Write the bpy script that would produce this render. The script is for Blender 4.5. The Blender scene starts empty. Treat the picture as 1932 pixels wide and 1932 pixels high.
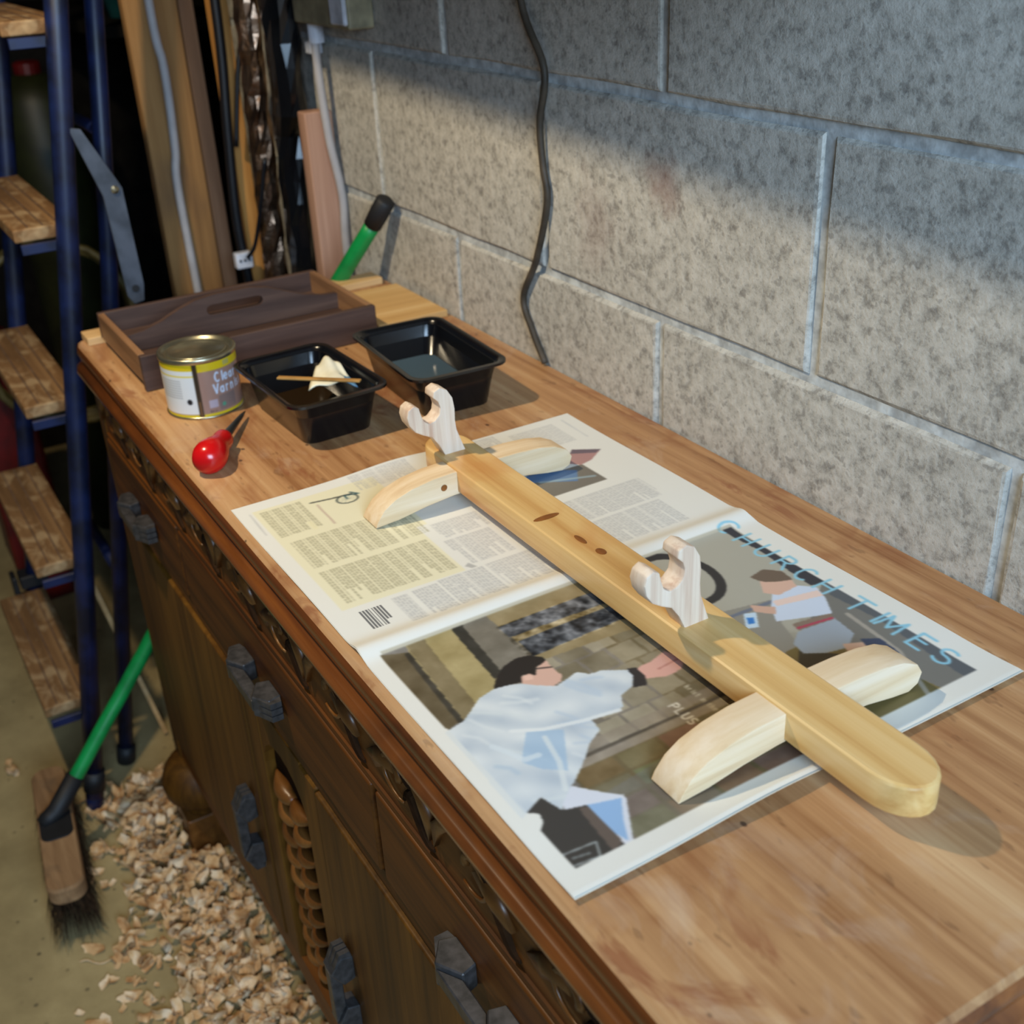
import bpy, bmesh, math, random
import numpy as np
from mathutils import Vector, Matrix
random.seed(7); rng = np.random.default_rng(7)
scene = bpy.context.scene
COL = scene.collection
H = 0.92                      # height of the sideboard top above the floor
# ------------------------------------------------------------------ camera
cam = bpy.data.cameras.new('camera'); camo = bpy.data.objects.new('camera', cam); COL.objects.link(camo)
RIGHT = Vector((0.5175288, 0.8544548, -0.0455070)); DOWN = Vector((0.3802067, -0.2772780, -0.8823604)); FWD = Vector((-0.7665551, 0.4393448, -0.4683688))
m3 = Matrix((RIGHT, -DOWN, -FWD)).transposed()
camo.matrix_world = Matrix.Translation((1.7330507, -0.2627704, 0.5310324 + H)) @ m3.to_4x4()
cam.sensor_width = 36; cam.lens = 36 * 2203.95 / 1932; cam.clip_start = 0.02
cam.dof.use_dof = True; cam.dof.focus_distance = 0.98; cam.dof.aperture_fstop = 7.5
scene.camera = camo
# ------------------------------------------------------------------ world and lights
world = bpy.data.worlds.new('world'); scene.world = world; world.use_nodes = True
world.node_tree.nodes['Background'].inputs[0].default_value = (0.62, 0.78, 1.0, 1)
world.node_tree.nodes['Background'].inputs[1].default_value = 0.03
def area(name, loc, target, sx, sy, power, col):
    l = bpy.data.lights.new(name, 'AREA'); l.shape = 'RECTANGLE'; l.size = sx; l.size_y = sy; l.energy = power; l.color = col
    o = bpy.data.objects.new(name, l); COL.objects.link(o); o.location = loc
    o.rotation_euler = (Vector(target) - Vector(loc)).to_track_quat('-Z', 'Y').to_euler(); return o
# daylight through the open garage door behind the photographer
area('daylight_doorway', (3.15, -0.42, 1.95), (0.7, 0.1, 0.95), 1.3, 1.0, 80, (0.52, 0.74, 1.0))
scene.view_settings.view_transform = 'Standard'; scene.view_settings.look = 'None'
scene.view_settings.exposure = 0.0; scene.view_settings.gamma = 1.0; scene.view_settings.use_curve_mapping = False
LAMP = Vector((0.5, -0.30, 1.0 + H))
def work_lamp_light():
    l = bpy.data.lights.new('work_lamp_bulb', 'POINT'); l.energy = 42; l.color = (1.0, 0.82, 0.55); l.shadow_soft_size = 0.024
    o = bpy.data.objects.new('work_lamp_bulb', l); COL.objects.link(o); o.location = LAMP
work_lamp_light()
# ------------------------------------------------------------------ helpers
def s2l(c):
    r = []
    for v in c[:3]:
        v = v / 255.0
        r.append(v / 12.92 if v <= 0.04045 else ((v + 0.055) / 1.055) ** 2.4)
    return tuple(r)
def tag(o, label=None, cat=None, group=None, kind=None):
    if label: o['label'] = label
    if cat: o['category'] = cat
    if group: o['group'] = group
    if kind: o['kind'] = kind
    return o
def empty(name, loc, label=None, cat=None, group=None, kind=None):
    o = bpy.data.objects.new(name, None); COL.objects.link(o); o.location = loc; o.empty_display_size = 0.05
    return tag(o, label, cat, group, kind)
def wloc(o):
    v = Vector(o.location)
    if o.parent: v += wloc(o.parent)
    return v
def mesh_obj(name, verts, faces, mat=None, parent=None, smooth=False, bevel=0, bseg=2):
    V = np.array([tuple(v) for v in verts], float)
    c = Vector(((V.min(0) + V.max(0)) / 2).tolist())
    me = bpy.data.meshes.new(name); me.from_pydata([tuple(v) for v in (V - np.array(c))], [], [tuple(f) for f in faces]); me.update()
    if smooth: me.polygons.foreach_set('use_smooth', [True] * len(me.polygons))
    o = bpy.data.objects.new(name, me); COL.objects.link(o)
    if parent: o.parent = parent; o.location = c - wloc(parent)
    else: o.location = c
    if mat: me.materials.append(mat)
    if bevel:
        bm = bmesh.new(); bm.from_mesh(me); bmesh.ops.recalc_face_normals(bm, faces=bm.faces)
        ed = [e for e in bm.edges if len(e.link_faces) == 2 and e.calc_face_angle(0) > 0.5]
        bmesh.ops.bevel(bm, geom=ed, offset=bevel, segments=bseg, affect='EDGES', profile=0.6)
        bm.to_mesh(me); bm.free()
        if bseg > 1: me.polygons.foreach_set('use_smooth', [True] * len(me.polygons)); 
        if bseg > 1:
            md = o.modifiers.new('n', 'WEIGHTED_NORMAL'); md.keep_sharp = True
    return o
class MB:
    """collects primitives of ONE part"""
    def __init__(s): s.v = []; s.f = []
    def add(s, v, f):
        n = len(s.v); s.v += [tuple(p) for p in v]; s.f += [tuple(i + n for i in q) for q in f]; return s
    def box(s, a, b):
        x0, y0, z0 = a; x1, y1, z1 = b
        return s.add([(x0, y0, z0), (x1, y0, z0), (x1, y1, z0), (x0, y1, z0), (x0, y0, z1), (x1, y0, z1), (x1, y1, z1), (x0, y1, z1)],
                     [(0, 3, 2, 1), (4, 5, 6, 7), (0, 1, 5, 4), (1, 2, 6, 5), (2, 3, 7, 6), (3, 0, 4, 7)])
    def obox(s, c, ax, ay, az):
        c = Vector(c); ax = Vector(ax); ay = Vector(ay); az = Vector(az); v = []
        for k in (-1, 1):
            for p, q in ((-1, -1), (1, -1), (1, 1), (-1, 1)): v.append(c + ax * p + ay * q + az * k)
        return s.add(v, [(0, 3, 2, 1), (4, 5, 6, 7), (0, 1, 5, 4), (1, 2, 6, 5), (2, 3, 7, 6), (3, 0, 4, 7)])
    def loft(s, rings, closed=True, cap0=True, cap1=True):
        n = len(rings[0]); v = [p for r in rings for p in r]; f = []
        for i in range(len(rings) - 1):
            for j in range(n if closed else n - 1):
                a = i * n + j; b = i * n + (j + 1) % n; f.append((a, b, b + n, a + n))
        if cap0: f.append(tuple(range(n - 1, -1, -1)))
        if cap1: f.append(tuple(range((len(rings) - 1) * n, len(rings) * n)))
        return s.add(v, f)
    def lathe(s, prof, c, axis=(0, 0, 1), n=32, cap=True):
        az = Vector(axis).normalized(); ax = az.orthogonal().normalized(); ay = az.cross(ax); c = Vector(c)
        rings = [[c + az * z + (ax * math.cos(2 * math.pi * k / n) + ay * math.sin(2 * math.pi * k / n)) * r for k in range(n)] for r, z in prof]
        return s.loft(rings, True, cap, cap)
    def tube(s, pts, r, n=10):
        P = [Vector(p) for p in pts]; R = r if isinstance(r, (list, tuple)) else [r] * len(P)
        up = None; rings = []
        for i, p in enumerate(P):
            t = (P[min(i + 1, len(P) - 1)] - P[max(i - 1, 0)]).normalized()
            if up is None: up = t.orthogonal().normalized()
            up = (up - t * up.dot(t)).normalized(); b = t.cross(up)
            rings.append([p + (up * math.cos(2 * math.pi * k / n) + b * math.sin(2 * math.pi * k / n)) * R[i] for k in range(n)])
        return s.loft(rings)
    def prism(s, poly, fn, a, b):
        """poly in 2D, fn(u,v,w)->3D, extruded from w=a to w=b"""
        n = len(poly); v = [fn(u, w, a) for u, w in poly] + [fn(u, w, b) for u, w in poly]
        f = [tuple(range(n - 1, -1, -1)), tuple(range(n, 2 * n))] + [(i, (i + 1) % n, n + (i + 1) % n, n + i) for i in range(n)]
        return s.add(v, f)
    def build(s, name, mat, parent=None, **k): return mesh_obj(name, s.v, s.f, mat, parent, **k)
def catmull(P, n=8):
    P = [Vector(p) for p in P]; Q = [P[0] * 2 - P[1]] + P + [P[-1] * 2 - P[-2]]; out = []
    for i in range(1, len(Q) - 2):
        a, b, c, d = Q[i - 1], Q[i], Q[i + 1], Q[i + 2]
        for k in range(n):
            t = k / n
            out.append(0.5 * (2 * b + (c - a) * t + (2 * a - 5 * b + 4 * c - d) * t * t + (3 * b - a - 3 * c + d) * t ** 3))
    out.append(P[-1]); return out
# ------------------------------------------------------------------ materials
def newmat(name, rough=0.6, spec=0.5, metallic=0.0, col=None):
    m = bpy.data.materials.new(name); m.use_nodes = True; b = m.node_tree.nodes['Principled BSDF']
    b.inputs['Roughness'].default_value = rough; b.inputs['Specular IOR Level'].default_value = spec; b.inputs['Metallic'].default_value = metallic
    if col: b.inputs['Base Color'].default_value = (*s2l(col), 1)
    return m, m.node_tree, b
def N(nt, t, **k):
    n = nt.nodes.new(t)
    for a, v in k.items(): setattr(n, a, v)
    return n
def ramp(nt, stops):
    r = N(nt, 'ShaderNodeValToRGB'); e = r.color_ramp.elements
    while len(e) < len(stops): e.new(0.5)
    for i, (p, c) in enumerate(stops): e[i].position = p; e[i].color = (*s2l(c), 1) if len(c) == 3 and max(c) > 1 else (*c[:3], 1)
    return r
def coords(nt, scale=(1, 1, 1), kind='Object', rot=(0, 0, 0)):
    mp = N(nt, 'ShaderNodeMapping'); mp.inputs['Scale'].default_value = scale; mp.inputs['Rotation'].default_value = rot
    if kind == 'World':
        g = N(nt, 'ShaderNodeNewGeometry'); nt.links.new(g.outputs['Position'], mp.inputs['Vector'])
    else:
        t = N(nt, 'ShaderNodeTexCoord'); nt.links.new(t.outputs[kind], mp.inputs['Vector'])
    return mp.outputs['Vector']
def noise(nt, vec, scale, detail=4, rough=0.55, dist=0.0):
    n = N(nt, 'ShaderNodeTexNoise'); n.inputs['Scale'].default_value = scale; n.inputs['Detail'].default_value = detail
    n.inputs['Roughness'].default_value = rough; n.inputs['Distortion'].default_value = dist
    nt.links.new(vec, n.inputs['Vector']); return n.outputs['Fac']
def mix(nt, fac, a, b, mode='MIX'):
    n = N(nt, 'ShaderNodeMix', data_type='RGBA', blend_type=mode)
    for s, v in ((n.inputs[0], fac), (n.inputs[6], a), (n.inputs[7], b)):
        if hasattr(v, 'is_output'): nt.links.new(v, s)
        elif isinstance(v, (int, float)): s.default_value = v
        else: s.default_value = (*s2l(v), 1)
    return n.outputs[2]
def math_n(nt, op, a, b=None, clamp=False):
    n = N(nt, 'ShaderNodeMath', operation=op); n.use_clamp = clamp
    for s, v in ((n.inputs[0], a), (n.inputs[1], b)):
        if v is None: continue
        if hasattr(v, 'is_output'): nt.links.new(v, s)
        else: s.default_value = v
    return n.outputs[0]
def bump(nt, b, h, strength, dist=0.002):
    n = N(nt, 'ShaderNodeBump'); n.inputs['Strength'].default_value = strength; n.inputs['Distance'].default_value = dist
    nt.links.new(h, n.inputs['Height']); nt.links.new(n.outputs[0], b.inputs['Normal'])
def wood(name, dark, mid, light, axis='x', grain=60, stretch=0.06, rough=0.5, spec=0.4, coarse=6, contrast=0.5, world=False, blot=None, coat=0):
    m, nt, b = newmat(name, rough, spec)
    sc = {'x': (stretch, 1, 1), 'y': (1, stretch, 1), 'z': (1, 1, stretch)}[axis]
    v = coords(nt, sc, 'World' if world else 'Object')
    g1 = noise(nt, v, grain, 5, 0.6, 0.4); g2 = noise(nt, v, coarse, 3, 0.5, 0.8)
    f = math_n(nt, 'ADD', math_n(nt, 'MULTIPLY', g1, contrast), math_n(nt, 'MULTIPLY', g2, 1 - contrast))
    r = ramp(nt, [(0.36, dark), (0.5, mid), (0.62, light)]); nt.links.new(f, r.inputs[0]); c = r.outputs[0]
    if blot:
        v2 = coords(nt, (0.55, 1, 1) if axis == 'x' else (1, 1, 0.55), 'World' if world else 'Object')
        bn = ramp(nt, [(0.54, (0, 0, 0)), (0.68, (1, 1, 1))]); nt.links.new(noise(nt, v2, blot[1], 3, 0.6, 0.6), bn.inputs[0])
        c = mix(nt, math_n(nt, 'MULTIPLY', bn.outputs[0], blot[2]), c, blot[0])
    nt.links.new(c, b.inputs['Base Color']); bump(nt, b, g1, 0.08, 0.001)
    if coat: b.inputs['Coat Weight'].default_value = coat; b.inputs['Coat Roughness'].default_value = 0.18
    return m
def plain(name, col, rough=0.5, spec=0.5, metallic=0.0, var=0.15, scale=25, bumps=0.0):
    m, nt, b = newmat(name, rough, spec, metallic)
    n = noise(nt, coords(nt), scale, 3)
    d = tuple(int(x * (1 - var)) for x in col); l = tuple(min(255, int(x * (1 + var))) for x in col)
    r = ramp(nt, [(0.35, d), (0.65, l)]); nt.links.new(n, r.inputs[0]); nt.links.new(r.outputs[0], b.inputs['Base Color'])
    if bumps: bump(nt, b, n, bumps, 0.003)
    return m
def attr_mat(name, rough=0.6, spec=0.3, tint=None):
    m, nt, b = newmat(name, rough, spec)
    a = N(nt, 'ShaderNodeAttribute'); a.attribute_name = 'print'
    nt.links.new(a.outputs['Color'], b.inputs['Base Color']); return m
def block_mat():
    m, nt, b = newmat('concrete_block', 0.95, 0.1)
    v = coords(nt, (1, 1, 1), 'World')
    a = noise(nt, v, 80, 5, 0.7); c = noise(nt, v, 7, 3, 0.5); p = noise(nt, v, 190, 3, 0.6)
    r = ramp(nt, [(0.33, (146, 142, 134)), (0.47, (182, 178, 168)), (0.63, (200, 196, 186))]); nt.links.new(a, r.inputs[0])
    r2 = ramp(nt, [(0.30, (0.9, 0.9, 0.9)), (0.6, (1, 1, 1))]); nt.links.new(c, r2.inputs[0])
    col = mix(nt, 1.0, r.outputs[0], r2.outputs[0], 'MULTIPLY')
    pits = ramp(nt, [(0.30, (1, 1, 1)), (0.40, (0, 0, 0))]); nt.links.new(p, pits.inputs[0])
    big = ramp(nt, [(0.62, (0, 0, 0)), (0.68, (1, 1, 1))]); nt.links.new(noise(nt, v, 95, 2, 0.5), big.inputs[0])
    col = mix(nt, math_n(nt, 'MULTIPLY', math_n(nt, 'MAXIMUM', pits.outputs[0], big.outputs[0]), 0.4), col, (104, 100, 96))
    # two rusty stains on the wall
    for cx, cz, rx, rz, amt in ((0.775, H + 0.262, 0.032, 0.028, 0.55), (0.66, H + 0.20, 0.045, 0.05, 0.22)):
        mp = N(nt, 'ShaderNodeMapping'); mp.inputs['Location'].default_value = (-cx / rx, 0, -cz / rz); mp.inputs['Scale'].default_value = (1 / rx, 0, 1 / rz)
        g = N(nt, 'ShaderNodeNewGeometry'); nt.links.new(g.outputs['Position'], mp.inputs['Vector'])
        ln = N(nt, 'ShaderNodeVectorMath', operation='LENGTH'); nt.links.new(mp.outputs[0], ln.inputs[0])
        d = math_n(nt, 'ADD', ln.outputs['Value'], math_n(nt, 'MULTIPLY', math_n(nt, 'SUBTRACT', noise(nt, v, 30, 3), 0.5), 2.2))
        f = math_n(nt, 'MULTIPLY', math_n(nt, 'SUBTRACT', 1.25, d, True), amt, True)
        col = mix(nt, f, col, (120, 72, 60))
    nt.links.new(col, b.inputs['Base Color']); bump(nt, b, a, 0.35, 0.004); return m
def floor_mat():
    m, nt, b = newmat('concrete_floor', 0.85, 0.2)
    v = coords(nt, (1, 1, 1), 'World')
    r = ramp(nt, [(0.3, (140, 122, 84)), (0.55, (170, 150, 106)), (0.7, (188, 168, 122))]); nt.links.new(noise(nt, v, 5, 6, 0.62), r.inputs[0])
    vo = N(nt, 'ShaderNodeTexVoronoi'); vo.inputs['Scale'].default_value = 42; nt.links.new(v, vo.inputs['Vector'])
    sp = ramp(nt, [(0.10, (1, 1, 1)), (0.2, (0, 0, 0))]); nt.links.new(vo.outputs['Distance'], sp.inputs[0])
    g = ramp(nt, [(0.5, (0, 0, 0)), (0.58, (1, 1, 1))]); nt.links.new(noise(nt, v, 9, 2), g.inputs[0])
    col = mix(nt, math_n(nt, 'MULTIPLY', sp.outputs[0], math_n(nt, 'MULTIPLY', g.outputs[0], 0.7)), r.outputs[0], (50, 46, 38))
    nt.links.new(col, b.inputs['Base Color']); bump(nt, b, noise(nt, v, 60, 4), 0.25, 0.002); return m
def top_mat():
    m = wood('worn_oak_top', (146, 100, 62), (182, 137, 93), (203, 164, 120), 'x', 90, 0.035, 0.42, 0.4, 9, 0.45, True, ((132, 74, 40), 16, 0.5))
    nt = m.node_tree; b = nt.nodes['Principled BSDF']; src = b.inputs['Base Color'].links[0].from_socket
    v = coords(nt, (0.35, 1, 1), 'World')
    dk = ramp(nt, [(0.66, (0, 0, 0)), (0.72, (1, 1, 1))]); nt.links.new(noise(nt, v, 120, 2, 0.5), dk.inputs[0])
    c = mix(nt, math_n(nt, 'MULTIPLY', dk.outputs[0], 0.32), src, (78, 44, 26))
    pale = ramp(nt, [(0.55, (0, 0, 0)), (0.75, (1, 1, 1))]); nt.links.new(noise(nt, coords(nt, (0.6, 1, 1), 'World'), 17, 5, 0.65, 0.8), pale.inputs[0])
    c = mix(nt, math_n(nt, 'MULTIPLY', pale.outputs[0], 0.34), c, (204, 180, 158))
    rd = ramp(nt, [(0.56, (0, 0, 0)), (0.66, (1, 1, 1))]); nt.links.new(noise(nt, coords(nt, (0.45, 1, 1), 'World'), 24, 4, 0.6, 1.0), rd.inputs[0])
    big_ = ramp(nt, [(0.44, (0, 0, 0)), (0.56, (1, 1, 1))]); nt.links.new(noise(nt, coords(nt, (1, 1, 1), 'World'), 4, 2), big_.inputs[0])
    c = mix(nt, math_n(nt, 'MULTIPLY', math_n(nt, 'MULTIPLY', rd.outputs[0], big_.outputs[0]), 0.75), c, (138, 82, 52))
    vo = N(nt, 'ShaderNodeTexVoronoi'); vo.inputs['Scale'].default_value = 34; nt.links.new(coords(nt, (0.7, 1, 1), 'World'), vo.inputs['Vector'])
    dt = ramp(nt, [(0.05, (1, 1, 1)), (0.085, (0, 0, 0))]); nt.links.new(vo.outputs['Distance'], dt.inputs[0])
    c = mix(nt, math_n(nt, 'MULTIPLY', dt.outputs[0], 0.8), c, (56, 40, 34))
    nt.links.new(c, b.inputs['Base Color']); return m
M = dict(
    top=top_mat(), oak=wood('dark_stained_oak', (64, 33, 8), (98, 55, 15), (124, 74, 24), 'x', 70, 0.05, 0.5, 0.3, 7, 0.5, True),
    oakv=wood('dark_stained_oak_upright', (62, 37, 8), (90, 57, 15), (114, 76, 24), 'z', 70, 0.05, 0.52, 0.3, 7, 0.5, True),
    mould=wood('varnished_moulding', (64, 32, 12), (104, 56, 22), (140, 82, 36), 'x', 50, 0.06, 0.24, 0.5, 9, 0.4, True, ((52, 30, 18), 9, 0.6), 0.7),
    carve=wood('carved_dark_oak', (74, 44, 18), (110, 68, 28), (140, 92, 44), 'x', 50, 0.2, 0.35, 0.5, 9, 0.5, True),
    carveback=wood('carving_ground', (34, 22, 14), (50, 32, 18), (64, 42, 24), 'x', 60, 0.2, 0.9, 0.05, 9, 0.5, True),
    pine=wood('varnished_pine', (198, 146, 80), (220, 178, 112), (230, 194, 134), 'x', 80, 0.025, 0.36, 0.5, 16, 0.55, True, ((196, 120, 50), 13, 0.35), 0.3),
    pinef=wood('varnished_pine_cross_grain', (208, 172, 128), (228, 200, 160), (238, 216, 186), 'y', 90, 0.04, 0.6, 0.3, 10, 0.5, True, None, 0),
    fork=wood('fork_pine', (200, 164, 138), (228, 206, 182), (238, 220, 202), 'z', 130, 0.04, 0.5, 0.4, 10, 0.5, True),
    batten=wood('pale_batten', (190, 146, 92), (212, 172, 118), (226, 190, 140), 'y', 60, 0.05, 0.6),
    offcut=wood('pale_offcut', (190, 146, 88), (208, 166, 106), (220, 184, 128), 'y', 40, 0.06, 0.6),
    walnut=wood('dark_walnut', (52, 38, 34), (78, 58, 50), (100, 76, 64), 'y', 60, 0.06, 0.55, 0.35, 8),
    walnutlit=wood('dark_walnut_lit', (104, 74, 50), (140, 102, 70), (164, 124, 86), 'x', 60, 0.06, 0.5, 0.4, 8),  # lighter copy of the walnut for short sides, lamp light put into the colour
    tread=wood('paint_spotted_tread', (92, 66, 40), (128, 94, 60), (152, 116, 76), 'x', 50, 0.06, 0.75, 0.2, 8, 0.5, False, ((200, 172, 130), 26, 0.5)),
    plank=wood('weathered_plank', (112, 80, 48), (150, 110, 66), (174, 132, 84), 'z', 30, 0.05, 0.75, 0.2, 5, 0.5, False, ((92, 70, 56), 5, 0.6)),
    plankd=wood('grey_plank', (78, 60, 48), (104, 82, 66), (126, 102, 82), 'z', 30, 0.05, 0.8, 0.2, 5),
    strip=wood('yellow_pine_strip', (168, 112, 50), (194, 138, 72), (210, 158, 92), 'z', 50, 0.05, 0.6, 0.3, 6),
    post=wood('pink_pine_post', (156, 114, 92), (182, 140, 116), (200, 160, 136), 'z', 40, 0.05, 0.75, 0.2, 6),
    broomwood=wood('worn_broom_stock', (112, 82, 54), (146, 112, 78), (170, 136, 98), 'x', 40, 0.1, 0.8, 0.2, 10, 0.5, False, ((84, 70, 56), 14, 0.5)),
    block=block_mat(), floor=floor_mat(), mortar=plain('mortar', (182, 186, 186), 0.95, 0.1, 0, 0.12, 60, 0.4),
    blue=plain('chipped_blue_paint', (13, 23, 54), 0.45, 0.5, 0, 0.35, 20), darkcap=plain('black_rubber', (22, 22, 24), 0.6),
    greyplate=plain('grey_steel_plate', (74, 80, 92), 0.5, 0.5, 0.3), blackpl=plain('black_plastic', (12, 13, 16), 0.2, 0.55, 0, 0.1),
    green=plain('green_plastic_sleeve', (10, 130, 62), 0.42, 0.5, 0, 0.1), bristle=plain('dark_bristle', (52, 38, 26), 0.9, 0.1, 0, 0.4, 90),
    handle=plain('oxidised_handle', (66, 64, 64), 0.42, 0.5, 0.3, 0.2, 90), red=plain('red_handle_plastic', (196, 18, 20), 0.22, 0.6, 0, 0.04),
    steel=plain('dark_steel', (70, 72, 70), 0.4, 0.5, 0.7), tin=plain('tin_metal', (170, 165, 140), 0.28, 0.5, 0.9, 0.1),
    cloth=plain('cream_cloth', (226, 220, 196), 0.9, 0.1, 0, 0.06), clothblue=plain('blue_printed_cloth', (110, 150, 180), 0.9, 0.1),
    stickw=plain('tan_stick', (160, 118, 62), 0.6, 0.3), white=plain('white_cable', (172, 168, 168), 0.45, 0.4, 0, 0.04),
    black=plain('black_cable', (16, 16, 20), 0.45, 0.4), grey=plain('grey_flex', (66, 58, 48), 0.55, 0.3, 0, 0.2),
    boxcream=plain('cream_box', (150, 140, 112), 0.5, 0.4), boxwhite=plain('white_box', (196, 198, 206), 0.5, 0.4),
    foil=plain('crinkled_foil', (150, 122, 100), 0.3, 0.5, 1.0, 0.2, 40, 0.9), darkvoid=plain('shade_dark_render', (30, 28, 26), 0.95, 0.05),
    teal=plain('teal_plastic', (40, 110, 112), 0.5), redcan=plain('red_can_paint', (84, 8, 8), 0.45), lime=plain('lime_plastic', (30, 34, 8), 0.5),
    hose=plain('yellow_hose', (84, 76, 42), 0.5), paper=plain('newsprint', (222, 220, 210), 0.75, 0.2, 0, 0.02),
    tinprint=attr_mat('printed_tin', 0.3, 0.5), newsprint=attr_mat('printed_newspaper', 0.5, 0.35), shaving=None, hood=plain('lamp_casing', (40, 40, 42), 0.5))
def shaving_mat():
    m, nt, b = newmat('pine_shaving', 0.75, 0.2)
    oi = N(nt, 'ShaderNodeObjectInfo'); v = coords(nt, (1, 1, 1), 'World')
    r = ramp(nt, [(0.3, (176, 126, 78)), (0.48, (216, 176, 126)), (0.64, (236, 210, 174))]); nt.links.new(noise(nt, v, 38, 2), r.inputs[0])
    nt.links.new(r.outputs[0], b.inputs['Base Color']); return m
M['shaving'] = shaving_mat()
def liquid(name, col, rough=0.08):
    m, nt, b = newmat(name, rough, 0.6, 0, col); return m
# ------------------------------------------------------------------ the setting
W = 0.4797
tag(MB().box((-2.4, -2.6, -0.12), (5.0, W + 1.4, 0.0)).build('floor', M['floor']), 'grey speckled concrete garage floor', None, None, 'structure')
wall = empty('wall_back', (1.2, W, 0), 'wall of large pale concrete blocks behind the sideboard', None, None, 'structure')
MB().box((-0.52, W + 0.0045, 0), (3.4, W + 0.12, 2.45)).build('mortar_bed', M['mortar'], wall)
def block_mesh(L, h, d, seed):
    r = random.Random(seed); b = 0.004
    def ring(y, ins):
        pts = []; n = 5
        for i in range(n): pts.append((-L / 2 + ins + (L - 2 * ins) * i / n, y, -h / 2 + ins))
        for i in range(3): pts.append((L / 2 - ins, y, -h / 2 + ins + (h - 2 * ins) * i / 3))
        for i in range(n): pts.append((L / 2 - ins - (L - 2 * ins) * i / n, y, h / 2 - ins))
        for i in range(3): pts.append((-L / 2 + ins, y, h / 2 - ins - (h - 2 * ins) * i / 3))
        return [(x + r.uniform(-.0013, .0013), y, z + r.uniform(-.0013, .0013)) for x, y, z in pts]
    mb = MB().loft([ring(0.03, 0), ring(b, 0), ring(0.0008, 0.0022), ring(0, b)], True, False, True)
    me = bpy.data.meshes.new('concrete_block'); me.from_pydata(mb.v, [], mb.f); me.materials.append(M['block'])
    bm = bmesh.new(); bm.from_mesh(me); bmesh.ops.recalc_face_normals(bm, faces=bm.faces); bm.to_mesh(me); bm.free(); return me
full = [block_mesh(0.439, 0.214, 0.03, s) for s in range(4)]
XA, B1 = 0.3264, H + 0.1202
for row in range(-4, 6):
    zc = B1 - 0.1125 + row * 0.225
    if zc < 0.1 or zc > 2.3: continue
    x0 = XA + (0.225 if row % 2 else 0.0)
    for k in range(-3, 8):
        xa, xb = x0 + (k - 1) * 0.45 + 0.0055, x0 + k * 0.45 - 0.0055
        xa, xb = max(xa, -0.52), min(xb, 3.4)
        if xb - xa < 0.05: continue
        me = full[(row * 3 + k) % 4] if xb - xa > 0.43 else block_mesh(xb - xa, 0.214, 0.03, row * 17 + k)
        o = bpy.data.objects.new('concrete_block', me); COL.objects.link(o); o.parent = wall
        o.location = Vector(((xa + xb) / 2, W + random.uniform(-0.0012, 0.0012), zc)) - wall.location
# deep recess beyond the block wall, its shade put into the dark colour
alc = empty('wall_left', (-1.7, 0, 0), 'wall of the recess beyond the stepladder, shade put into its dark colour', None, None, 'structure')
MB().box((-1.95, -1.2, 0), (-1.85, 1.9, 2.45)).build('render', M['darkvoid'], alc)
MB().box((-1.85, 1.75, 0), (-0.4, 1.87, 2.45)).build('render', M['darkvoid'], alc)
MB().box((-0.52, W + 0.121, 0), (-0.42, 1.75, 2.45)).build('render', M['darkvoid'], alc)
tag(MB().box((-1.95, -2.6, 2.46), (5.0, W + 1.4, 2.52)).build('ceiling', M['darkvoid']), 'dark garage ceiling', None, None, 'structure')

# ------------------------------------------------------------------ sideboard
XL, XR = 0.05, 1.486
sb = empty('sideboard', (0.77, 0.24, 0), 'old dark oak sideboard with carved frieze, pulls and worn pale top', 'sideboard')
def top_outline(ins=0.0):
    pts = [(XL + ins, W - 0.003), (XL + ins, 0.02 + ins), (XL + 0.012 + ins, 0.004 + ins), (XL + 0.03, ins)]
    pts += [(x, ins) for x in (0.3, 0.6, 0.9, 1.2)]
    for k in range(9):
        a = k / 8 * math.pi / 2; pts.append((XR - ins - 0.075 + 0.075 * math.sin(a), 0.105 + ins - 0.105 * math.cos(a)))
    pts += [(XR - ins, 0.3), (XR - ins, W - 0.003)]
    return pts
o_ = top_outline()
rings = [[(x, y, H - 0.020) for x, y in o_], [(x, y, H - 0.0035) for x, y in o_], [(x, y, H) for x, y in top_outline(0.004)]]
mb = MB(); mb.loft(rings); mb.build('top', M['top'], sb)
# moulding swept round the front and the right end
prof = [(0.004, -0.0015), (-0.0015, -0.004), (-0.003, -0.011), (-0.0005, -0.020), (0.002, -0.0265), (0.0035, -0.0275), (0.0035, -0.0295), (-0.004, -0.031), (-0.0085, -0.035), (-0.0085, -0.0395), (-0.004, -0.044), (0.006, -0.046), (0.02, -0.047)]
path = [(XL - 0.0, 0.2), (XL, 0.1)] + [p for p in o_[1:]]
def outward(i):
    a = Vector((*path[max(i - 1, 0)], 0)); b = Vector((*path[min(i + 1, len(path) - 1)], 0)); t = (b - a).normalized()
    return Vector((t.y, -t.x, 0))
rr = []
for i, (x, y) in enumerate(path):
    n = outward(i); rr.append([(x - n.x * 0 + n.x * (-q), y + n.y * (-q), H + z) for q, z in prof])
mb = MB(); mb.loft(rr, False, False, False); mb.build('edge_moulding', M['mould'], sb, smooth=True)
YF = 0.012                                            # front plane
MB().box((XL + 0.012, 0.03, H - 0.735), (XR - 0.05, W - 0.004, H - 0.021)).build('carcass', M['oakv'], sb)
MB().box((XL + 0.006, YF - 0.001, H - 0.735), (XL + 0.04, 0.032, H - 0.046)).build('stile', M['oakv'], sb, bevel=0.002, bseg=1)
MB().box((1.39, YF - 0.001, H - 0.735), (1.43, 0.032, H - 0.046)).build('stile', M['oakv'], sb, bevel=0.002, bseg=1)
MB().box((XL + 0.04, YF + 0.001, H - 0.268), (1.39, 0.032, H - 0.243)).build('rail', M['oak'], sb, bevel=0.003, bseg=2)
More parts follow.
